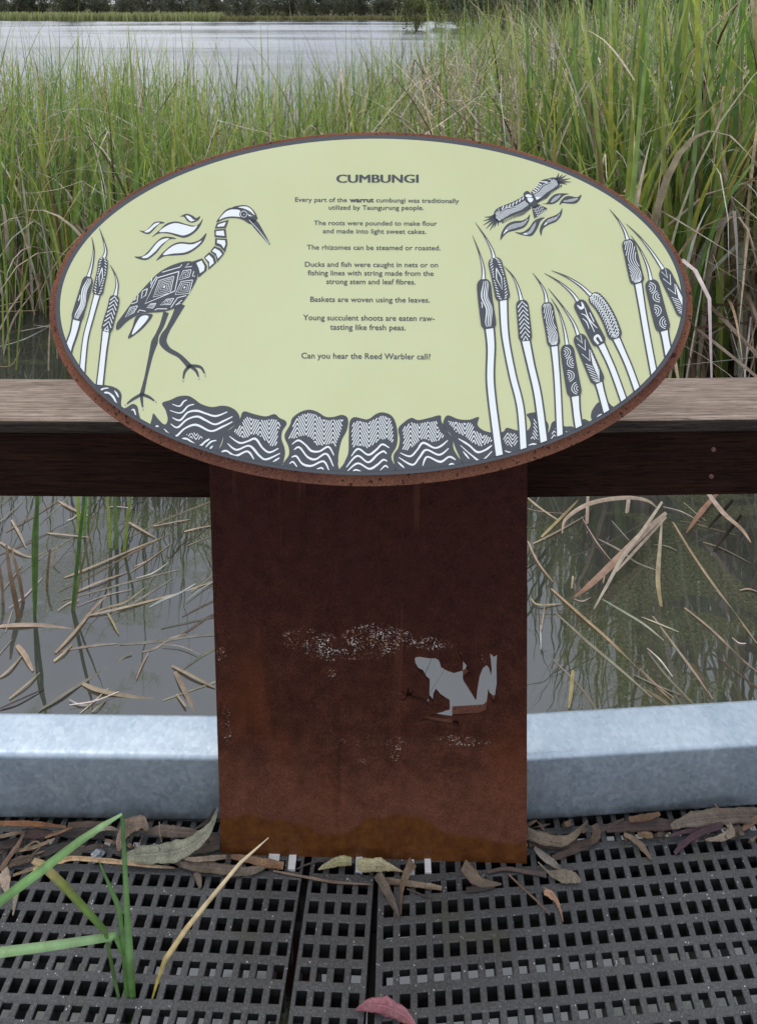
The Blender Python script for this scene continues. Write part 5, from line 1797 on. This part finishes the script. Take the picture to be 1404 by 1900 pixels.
litter('bark_strip', 'bark', z3, [(-40, 128), (200, 132), (410, 150)], [28, 34, 12], (.30, .13, .055), 'long orange bark strip lying level against the left kerb', G1, [.03, .03, .025])
litter('bark_strip', 'bark', z3, [(-20, 215), (70, 195), (160, 178)], [22, 26, 14], (.24, .17, .12), 'grey-tan bark strip at the left edge under the orange one', G1, [.022, .026, .02])
litter('bark_strip', 'bark', z3, [(130, 190), (230, 195), (320, 188)], [50, 66, 30], (.085, .05, .045), 'wide purplish bark piece below the orange strip', G1, [.016, .018, .016])
litter('bark_strip', 'bark', z3, [(280, 215), (360, 185), (450, 152)], [14, 22, 10], (.28, .155, .075), 'small orange-brown bark strip pointing at the right end of the orange one', G1, [.02, .024, .026])
litter('bark_strip', 'bark', z3, [(0, 420), (60, 330), (110, 260), (148, 190)], [46, 42, 32, 22], (.20, .125, .085), 'brown bark stick standing slantwise over the left heap', G1, [.008, .014, .022, .03])
litter('bark_strip', 'bark', z3, [(80, 450), (200, 410), (330, 370), (450, 342)], [16, 22, 18, 8], (.30, .21, .13), 'thin tan bark strip along the front of the left heap', G1)
litter('bark_strip', 'bark', z3, [(100, 300), (230, 268), (340, 222)], [18, 26, 14], (.36, .26, .17), 'pale tan bark strip in the middle of the left heap', G1, [.012, .014, .018])
litter('bark_strip', 'bark', z3, [(180, 345), (330, 290), (450, 245)], [44, 60, 24], (.028, .024, .022), 'charred black bark piece in the middle of the left heap', G1, [.008, .012, .014])
litter('bark_strip', 'bark', z3, [(400, 340), (500, 295), (600, 268), (675, 272)], [24, 34, 30, 12], (.07, .05, .04), 'dark curved bark strip under the pale leaf tip', G1, [.01, .016, .02, .014])
litter('bark_strip', 'bark', z3, [(360, 185), (500, 195), (650, 205)], [40, 70, 40], (.045, .034, .032), 'broad dark bark piece behind the folded green blade', G1, [.012, .014, .012])
litter('bark_strip', 'bark', z3, [(-20, 265), (60, 255), (150, 235)], [40, 60, 40], (.06, .042, .034), 'dark brown bark piece at the left edge behind the stick', G1, [.008, .01, .008])
litter('bark_strip', 'bark', z3, [(40, 385), (130, 360), (230, 335)], [40, 56, 30], (.14, .095, .065), 'crumbling brown bark piece in front of the charred one', G1, [.006, .008, .008])
litter('bark_strip', 'bark', z3, [(420, 140), (520, 135), (690, 128)], [36, 44, 26], (.11, .07, .05), 'brown bark scrap pressed to the left kerb behind the green blade', G1, [.02, .02, .02])
litter('dry_leaf', 'leaf', z3, [(570, 215), (620, 168), (680, 158), (742, 172)], [6, 24, 26, 6], (.38, .30, .235), 'pale pinkish curled leaf sliver under the folded green blade', GL, [.018, .024, .024, .018])
litter('dry_leaf', 'leaf', z3, [(735, 300), (755, 215), (800, 150), (880, 125), (915, 170)], [20, 90, 110, 80, 20], (.26, .185, .14), 'crumpled brown leaf against the left kerb, behind the grey-green gum leaf', GL, [.012, .022, .03, .034, .03], (.22, .165, .125))
litter('dry_leaf', 'leaf', z3, [(900, 185), (1010, 172), (1120, 185), (1225, 185)], [24, 70, 66, 30], (.22, .17, .14), 'long grey-brown leaf lying along the left kerb above the grey-green one', GL, [.016, .018, .018, .02])
litter('gum_leaf', 'leaf', z3, [(755, 340), (860, 325), (980, 318), (1100, 300), (1220, 240), (1305, 150), (1352, 30)], [30, 92, 118, 122, 104, 62, 6], (.27, .285, .215), 'large grey-green gum leaf leaning on the left kerb beside the post', GL, [.012, .016, .02, .024, .034, .05, .075], (.30, .30, .23), .10)
litter('bark_strip', 'bark', z3, [(1200, 165), (1280, 118), (1335, 35)], [8, 30, 6], (.05, .042, .036), 'thin dark strip behind the tip of the grey-green gum leaf', G1, [.03, .045, .07])
litter('reed_strip', 'reed strip', z3, [(205, 412), (290, 382), (380, 362), (470, 345), (700, 365), (900, 388), (1085, 405)], [14, 20, 26, 26, 24, 20, 8], (.50, .33, .17), 'long yellow-tan dry reed strip lying before the left leaf heap', None, [.01, .012, .014, .018, .014, .012, .008], (.46, .34, .22))
litter('dry_leaf', 'leaf', z3, [(1075, 372), (1200, 392), (1300, 402), (1420, 415), (1500, 390)], [12, 60, 66, 56, 16], (.24, .185, .14), 'long grey-brown dry leaf in front of the grey-green one, reaching under the post', GL, [.012, .012, .012, .010, .01])
litter('dry_leaf', 'leaf', z3, [(1090, 320), (1180, 350), (1300, 345), (1404, 335)], [6, 26, 34, 24], (.34, .27, .21), 'thin pale leaf between the grey-green leaf and the post foot', GL, [.02, .022, .022, .018])
litter('dry_leaf', 'leaf', z3, [(1215, 425), (1232, 470), (1242, 530)], [50, 52, 26], (.22, .175, .14), 'short grey leaf hanging into the holes left of the post', GL, [.008, .006, .003])
litter('dry_leaf', 'leaf', z3, [(1180, 300), (1280, 260), (1365, 240)], [40, 100, 90], (.15, .115, .09), 'dark grey-brown leaf under the tip of the grey-green gum leaf', GL, [.008, .01, .012])
litter('dry_leaf', 'leaf', z3, [(15, 425), (35, 490), (46, 575)], [86, 80, 10], (.46, .36, .28), 'pale cream leaf hanging at the left edge of the deck', GL, [.012, .008, .003])
litter('dry_leaf', 'leaf', z3, [(118, 500), (98, 580), (80, 700)], [34, 48, 8], (.30, .27, .20), 'narrow greenish-tan leaf beside the pale cream one', GL, [.012, .008, .003])
litter('twig', 'twig', z3, [(988, 118), (990, 180), (1003, 246)], [8, 8, 9], (.42, .31, .19), 'short tan twig standing before the long grey-brown leaf', 'twigs on the deck', [.04, .028, .016])
litter('twig', 'twig', z3, [(150, 280), (220, 240), (250, 270), (200, 320)], [8, 9, 8, 6], (.22, .15, .09), 'small hooked twig in the left heap', 'twigs on the deck', [.018, .022, .02, .014])
# crumpled scrap of clear plastic
q = place_px(z3((605, 325)), .012)
bm = bmesh.new()
bmesh.ops.create_icosphere(bm, subdivisions=3, radius=.0075)
for v in bm.verts:
    n_ = math.sin(v.co.x * 700) * math.cos(v.co.y * 610 + 1) + .7 * math.sin(v.co.z * 900 + v.co.x * 400)
    v.co *= 1 + .28 * n_
    v.co.z *= .9
    v.co.x *= 1.15
me = bpy.data.meshes.new('plastic_scrap'); bm.to_mesh(me); bm.free(); me.materials.append(M['plastic'])
o = bpy.data.objects.new('plastic_scrap', me); o.location = q; COL.objects.link(o)
tag(o, 'crumpled greyish clear plastic scrap on the left leaf heap', 'plastic scrap')
# under and before the post
litter('bark_strip', 'bark', z4, [(100, 105), (240, 128), (340, 150), (442, 165)], [26, 50, 54, 46], (.30, .185, .115), 'orange-brown bark chip tucked under the left foot of the post', None, [.006, .008, .008, .008], (.34, .19, .10))
litter('dry_leaf', 'leaf', z4, [(-30, 190), (80, 200), (180, 205), (270, 190), (335, 172)], [30, 50, 56, 46, 8], (.22, .18, .145), 'grey-brown leaf curving below the orange-brown bark chip', GL)
litter('twig', 'twig', z4, [(375, 198), (500, 222), (640, 248), (780, 272), (1010, 286)], [10, 12, 15, 15, 9], (.22, .155, .115), 'long brown twig lying before the post across the grating gap', 'twigs on the deck', [.004] * 5)
litter('twig', 'twig', z4, [(528, 186), (600, 155), (720, 122)], [9, 10, 8], (.07, .055, .045), 'short dark twig poking out from under the post', 'twigs on the deck', [.004] * 3)
litter('gum_leaf', 'leaf', z4, [(668, 190), (720, 165), (800, 138), (885, 135)], [6, 38, 64, 54], (.50, .47, .28), 'eaten yellow-green gum leaf piece under the post, the left of two', GL, [.006, .010, .014, .016], (.47, .45, .24))
litter('gum_leaf', 'leaf', z4, [(920, 160), (1000, 162), (1080, 162), (1140, 178), (1222, 205)], [70, 84, 80, 40, 4], (.49, .46, .27), 'yellow-green gum leaf with pointed stalk under the post, the right of two', GL, [.016, .016, .014, .010, .006], (.44, .38, .24))
litter('dry_leaf', 'leaf', z4, [(1050, 215), (1100, 300), (1150, 400), (1198, 505)], [74, 78, 62, 8], (.19, .155, .125), 'grey-brown dry leaf pointing to the viewer below the yellow-green one', GL, [.01, .008, .006, .003])
litter('dry_leaf', 'leaf', z4, [(1285, 140), (1245, 210), (1210, 320), (1206, 490)], [80, 64, 40, 5], (.24, .165, .11), 'curled brown leaf pointing to the viewer right of the grey-brown one', GL, [.012, .01, .006, .003])
litter('twig', 'twig', z4, [(1085, 262), (1240, 278), (1400, 300), (1470, 312)], [34, 32, 30, 22], (.13, .09, .065), 'thick dark twig with a pale stripe before the right half of the post', 'twigs on the deck', [.006] * 4, (.34, .27, .19))
litter('twig', 'twig', z4, [(1245, 315), (1320, 345), (1410, 385)], [10, 11, 9], (.05, .042, .036), 'thin dark twig below the thick one', 'twigs on the deck', [.004] * 3)
# right of the post
litter('dry_leaf', 'leaf', z5, [(445, 130), (510, 150), (580, 162), (640, 138), (697, 75)], [50, 52, 44, 30, 5], (.30, .235, .175), 'long curled tan leaf at the post foot with its tip up on the right kerb', GL, [.016, .016, .016, .022, .045])
litter('bark_strip', 'bark', z5, [(450, 172), (540, 180), (640, 178), (742, 150)], [20, 26, 30, 34], (.10, .065, .05), 'dark brown strip running right from the post foot', None, [.008, .008, .008, .012])
litter('bark_strip', 'bark', z5, [(550, 232), (640, 196), (725, 165)], [24, 32, 26], (.115, .078, .062), 'short dark brown strip below the other one right of the post', None, [.004, .006, .008])
litter('dry_leaf', 'leaf', z5, [(725, 90), (735, 125), (715, 165)], [30, 50, 24], (.16, .105, .075), 'small brown leaf upright against the right kerb beside the curled tip', GL, [.024, .018, .01])
litter('dry_leaf', 'leaf', z5, [(475, 188), (510, 222), (550, 250), (588, 278)], [14, 36, 34, 10], (.30, .265, .23), 'pale grey leaf slanting down from the post foot', GL, [.012, .01, .008, .004])
litter('gum_leaf', 'leaf', z5, [(490, 247), (535, 290), (580, 305), (630, 310), (668, 326)], [5, 14, 50, 52, 14], (.34, .285, .215), 'tan gum leaf with a long stalk lying on the right grating', GL, [.006, .006, .008, .008, .006])
litter('dry_leaf', 'leaf', z5, [(516, 370), (545, 385), (570, 415), (585, 455), (595, 498)], [28, 34, 20, 12, 4], (.46, .27, .17), 'small orange leaf curling over a hole of the right grating', GL, [.01, .01, .006, .004, .002])
litter('twig', 'twig', z5, [(368, 300), (415, 345), (480, 405), (540, 467)], [7, 8, 8, 6], (.22, .135, .10), 'thin reddish twig slanting away from the post across the right grating', 'twigs on the deck', [.005] * 4)
litter('dry_leaf', 'leaf', z5, [(178, 258), (215, 300), (255, 332), (338, 340)], [56, 66, 40, 5], (.23, .175, .13), 'folded grey-brown leaf below the right half of the post', GL, [.012, .01, .008, .004])
litter('bark_strip', 'bark', z5, [(190, 365), (250, 358), (310, 350)], [24, 28, 12], (.045, .036, .034), 'black leaf scrap at the end of the thick dark twig', None, [.004] * 3)
litter('twig', 'twig', z5, [(280, 290), (350, 275), (430, 285), (525, 300)], [10, 14, 16, 22], (.12, .085, .075), 'dark twig lying along the right foot of the post', 'twigs on the deck', [.006] * 4)
GB = 'bark strips piled by the right kerb'
litter('bark_strip', 'bark', z5, [(775, 112), (860, 98), (960, 92), (1075, 92)], [26, 46, 52, 40], (.105, .066, .06), 'long purplish bark strip against the right kerb', GB, [.014, .018, .018, .018])
litter('bark_strip', 'bark', z5, [(1045, 100), (1140, 70), (1250, 58), (1420, 50)], [20, 60, 66, 56], (.22, .175, .14), 'wide grey-brown bark strip against the right kerb near the edge', GB, [.018, .024, .026, .026])
litter('bark_strip', 'bark', z5, [(870, 70), (940, 62), (1000, 45)], [22, 30, 14], (.24, .135, .08), 'small orange-brown bark bit on top of the purplish strip', GB, [.028, .032, .036])
litter('dry_leaf', 'leaf', z5, [(1060, 212), (1100, 170), (1160, 130), (1262, 95)], [14, 26, 26, 20], (.085, .042, .055), 'purple leaf strip arching off the right heap, the longer of two', GL, [.006, .012, .018, .024])
litter('dry_leaf', 'leaf', z5, [(1038, 138), (1110, 118), (1180, 105), (1260, 88)], [10, 20, 22, 16], (.095, .05, .062), 'purple leaf strip in the right heap, the shorter of two', GL, [.012, .016, .02, .026])
litter('dry_leaf', 'leaf', z5, [(848, 130), (890, 152), (930, 190), (962, 236)], [18, 30, 36, 10], (.32, .235, .165), 'mottled tan leaf pointing down from the right heap', GL, [.012, .010, .008, .004])
litter('dry_leaf', 'leaf', z5, [(905, 125), (935, 132), (968, 135)], [28, 34, 24], (.34, .225, .135), 'square orange-tan leaf scrap beside the mottled one', GL, [.012, .012, .01])
litter('dry_leaf', 'leaf', z5, [(1190, 155), (1250, 148), (1295, 120), (1280, 85)], [8, 26, 40, 30], (.36, .30, .235), 'pale twisted leaf in the right heap under the wide strip', GL, [.01, .014, .02, .024])
litter('dry_leaf', 'leaf', z5, [(1290, 140), (1325, 115), (1350, 120)], [34, 48, 34], (.20, .15, .12), 'grey-brown leaf at the right end of the heap', GL, [.01, .012, .012])
litter('bark_strip', 'bark', z5, [(1345, 112), (1375, 85), (1420, 55)], [14, 30, 26], (.28, .165, .10), 'orange-brown bark strip at the right edge', GB, [.016, .022, .03])
litter('twig', 'twig', z5, [(1228, 5), (1250, 28), (1300, 48)], [7, 9, 6], (.20, .13, .09), 'small brown twig standing on the right heap against the kerb', 'twigs on the deck', [.05, .042, .034])
litter('bark_strip', 'bark', z5, [(750, 118), (800, 90), (850, 68)], [14, 18, 8], (.15, .10, .07), 'short brown strip leaning on the right kerb', GB, [.01, .018, .028])
litter('gum_leaf', 'leaf', z8, [(103, 690), (150, 674), (205, 680), (255, 704), (295, 738)], [4, 36, 52, 44, 16], (.30, .115, .15), 'pink gum leaf lying over the grating gap at the bottom edge', GL, [.008, .012, .016, .018, .016], (.40, .17, .20), .2)
# loose crumbs, each its own piece
rc = random.Random(9)
for i in range(64):
    left = i < 36
    x = rc.uniform(0, 400) if left else rc.uniform(985, 1404)
    y = rc.uniform(1536, 1590) if left else rc.uniform(1515, 1555)
    a = rc.uniform(0, 3.14); L = rc.uniform(8, 44)
    zz = lambda p: p
    SC[id(zz)] = 1.0
    c = rc.choice([(.20, .14, .10), (.09, .065, .05), (.28, .20, .14), (.05, .04, .034), (.14, .10, .08)])
    litter('leaf_crumb', 'leaf crumb', zz, [(x, y), (x + L * .5 * math.cos(a), y + L * .3 * math.sin(a)), (x + L * math.cos(a), y + L * .6 * math.sin(a))], [1.5, rc.uniform(2.5, 10), 1.5], c,
           'broken brown leaf scrap in the litter along the %s kerb' % ('left' if left else 'right'), 'leaf scraps along the %s kerb' % ('left' if left else 'right'), [.004, rc.uniform(.006, .02), .006])

# ---- grating clips before the post
def clip_thing(p, wpx, hpx, label):
    c = onz(p[0], p[1] + hpx / 2, 0.0)
    s_ = c[1] / F
    wv = wpx * s_
    d = .016
    V, Fc = [], []
    def bx(x0, x1, y0, y1, z0, z1):
        k = len(V)
        V.extend([(x, y, z) for z in (z0, z1) for y in (y0, y1) for x in (x0, x1)])
        Fc.extend([tuple(k + i for i in f) for f in ((0, 2, 3, 1), (4, 5, 7, 6), (0, 1, 5, 4), (2, 6, 7, 3), (0, 4, 6, 2), (1, 3, 7, 5))])
    bx(-wv / 2, wv / 2, 0, d, .0010, .0032)           # saddle on the bars
    bx(-wv / 2, wv / 2, -.0024, -.0001, -.016, .0032)  # lip into the hole
    o = mesh('grating_clip', V, Fc, M['steel'])
    o.location = c
    bevel(o, .0006, 2)
    return tag(o, label, 'clip', 'grating clips before the post')
clip_thing((541, 1602), 15, 20, 'bright steel grating clip beside the orange-brown bark chip')
clip_thing((794, 1608), 13, 20, 'bright steel grating clip right of the yellow-green gum leaf')
clip_thing((764, 1612), 10, 18, 'steel grating clip half hidden behind the curled brown leaf')
clip_thing((666, 1610), 14, 12, 'steel grating clip showing between the two yellow-green leaf pieces')
clip_thing((508, 1594), 22, 8, 'dull steel grating clip just under the post, leftmost')

# ---- the reed sprouting through the deck
z9 = zc((0, 1480), 2.0)
b0_ = onz(242, 1852)
spr = empty('reed_sprout', tuple(b0_), 'green reed sprout growing up through the left deck grating', 'reed')
def leaf_part(pts, wpx, cols, name='leaf', upv=(0, -1, .25)):
    P = [np.array([b0_[0] + (z9(pts[0][:2])[0] - 242) * .0007, b0_[1], -.42])] if pts[0][2] is None else []
    for p in pts:
        x_, y_ = z9(p[:2])
        P.append(ony(x_, y_, b0_[1] + (p[2] or 0)))
    P = np.array(P)
    # densify with straight pieces (the folds are sharp)
    Q, T_ = [], []
    for i in range(len(P) - 1):
        for k_ in range(6):
            Q.append(P[i] + (P[i + 1] - P[i]) * k_ / 6); T_.append((i + k_ / 6) / (len(P) - 1))
    Q.append(P[-1]); T_.append(1.0)
    Q = np.array(Q); T_ = np.array(T_)
    W = np.interp(T_, np.linspace(0, 1, len(wpx)), wpx) / 2.0 / F * b0_[1]
    tan = np.gradient(Q, axis=0)
    side = np.cross(tan, np.array(upv)); side /= (np.linalg.norm(side, axis=1)[:, None] + 1e-9)
    C = np.stack([np.interp(T_, np.linspace(0, 1, len(cols)), [c[k_] for c in cols]) for k_ in range(3)], 1)
    B = Blades()
    B.mid = 1.28
    C = C * np.random.RandomState(len(Q)).uniform(.88, 1.12, (len(Q), 1))
    B.ribbon(Q, W, side, C, .2)
    o = bpy.data.objects.new(name, B.me(name, M['reed']))
    COL.objects.link(o)
    return kid(o, spr)
gA, gB, gC = (.10, .21, .055), (.18, .33, .12), (.26, .42, .20)
leaf_part([(486, 745, None), (478, 600, 0), (466, 350, -.005), (452, 62, -.01)], [26, 34, 34, 22, 16], [gA, gA, gB, gB, (.08, .17, .07)])
leaf_part([(452, 62, -.010), (375, 108, -.02), (290, 165, -.03), (160, 265, -.045), (-20, 400, -.06)], [8, 20, 26, 30, 30], [gC, gC, gB, gB, (.13, .27, .09)], upv=(0, -.6, .8))
leaf_part([(470, 745, None), (456, 560, .004), (440, 415, .006), (366, 236, .01)], [18, 20, 18, 24, 5], [gA, gA, gB, (.12, .24, .08)])
leaf_part([(438, 742, None), (412, 620, -.004), (390, 505, -.008)], [12, 14, 16, 16], [gA, (.10, .19, .06), (.13, .22, .07)])
leaf_part([(390, 505, -.008), (330, 440, -.012), (230, 330, -.016), (150, 255, -.02), (120, 238, -.022)], [26, 30, 34, 34, 22], [(.13, .23, .07), (.17, .30, .08), (.30, .34, .10), (.58, .44, .22), (.62, .46, .28)])
leaf_part([(455, 590, .002), (428, 515, -.004), (330, 530, -.01), (180, 552, -.018), (-20, 578, -.026)], [10, 22, 24, 26, 28], [gA, gB, gC, gC, gC], upv=(0, -.5, .85))
leaf_part([(566, 745, None), (585, 680, 0), (612, 605, -.002), (690, 490, -.006), (780, 378, -.01), (890, 245, -.014), (996, 150, -.018)], [8, 8, 14, 20, 18, 15, 12, 3], [(.50, .42, .09), (.62, .50, .13), (.76, .60, .30), (.84, .68, .42), (.86, .72, .50)], upv=(.25, -.55, .8))
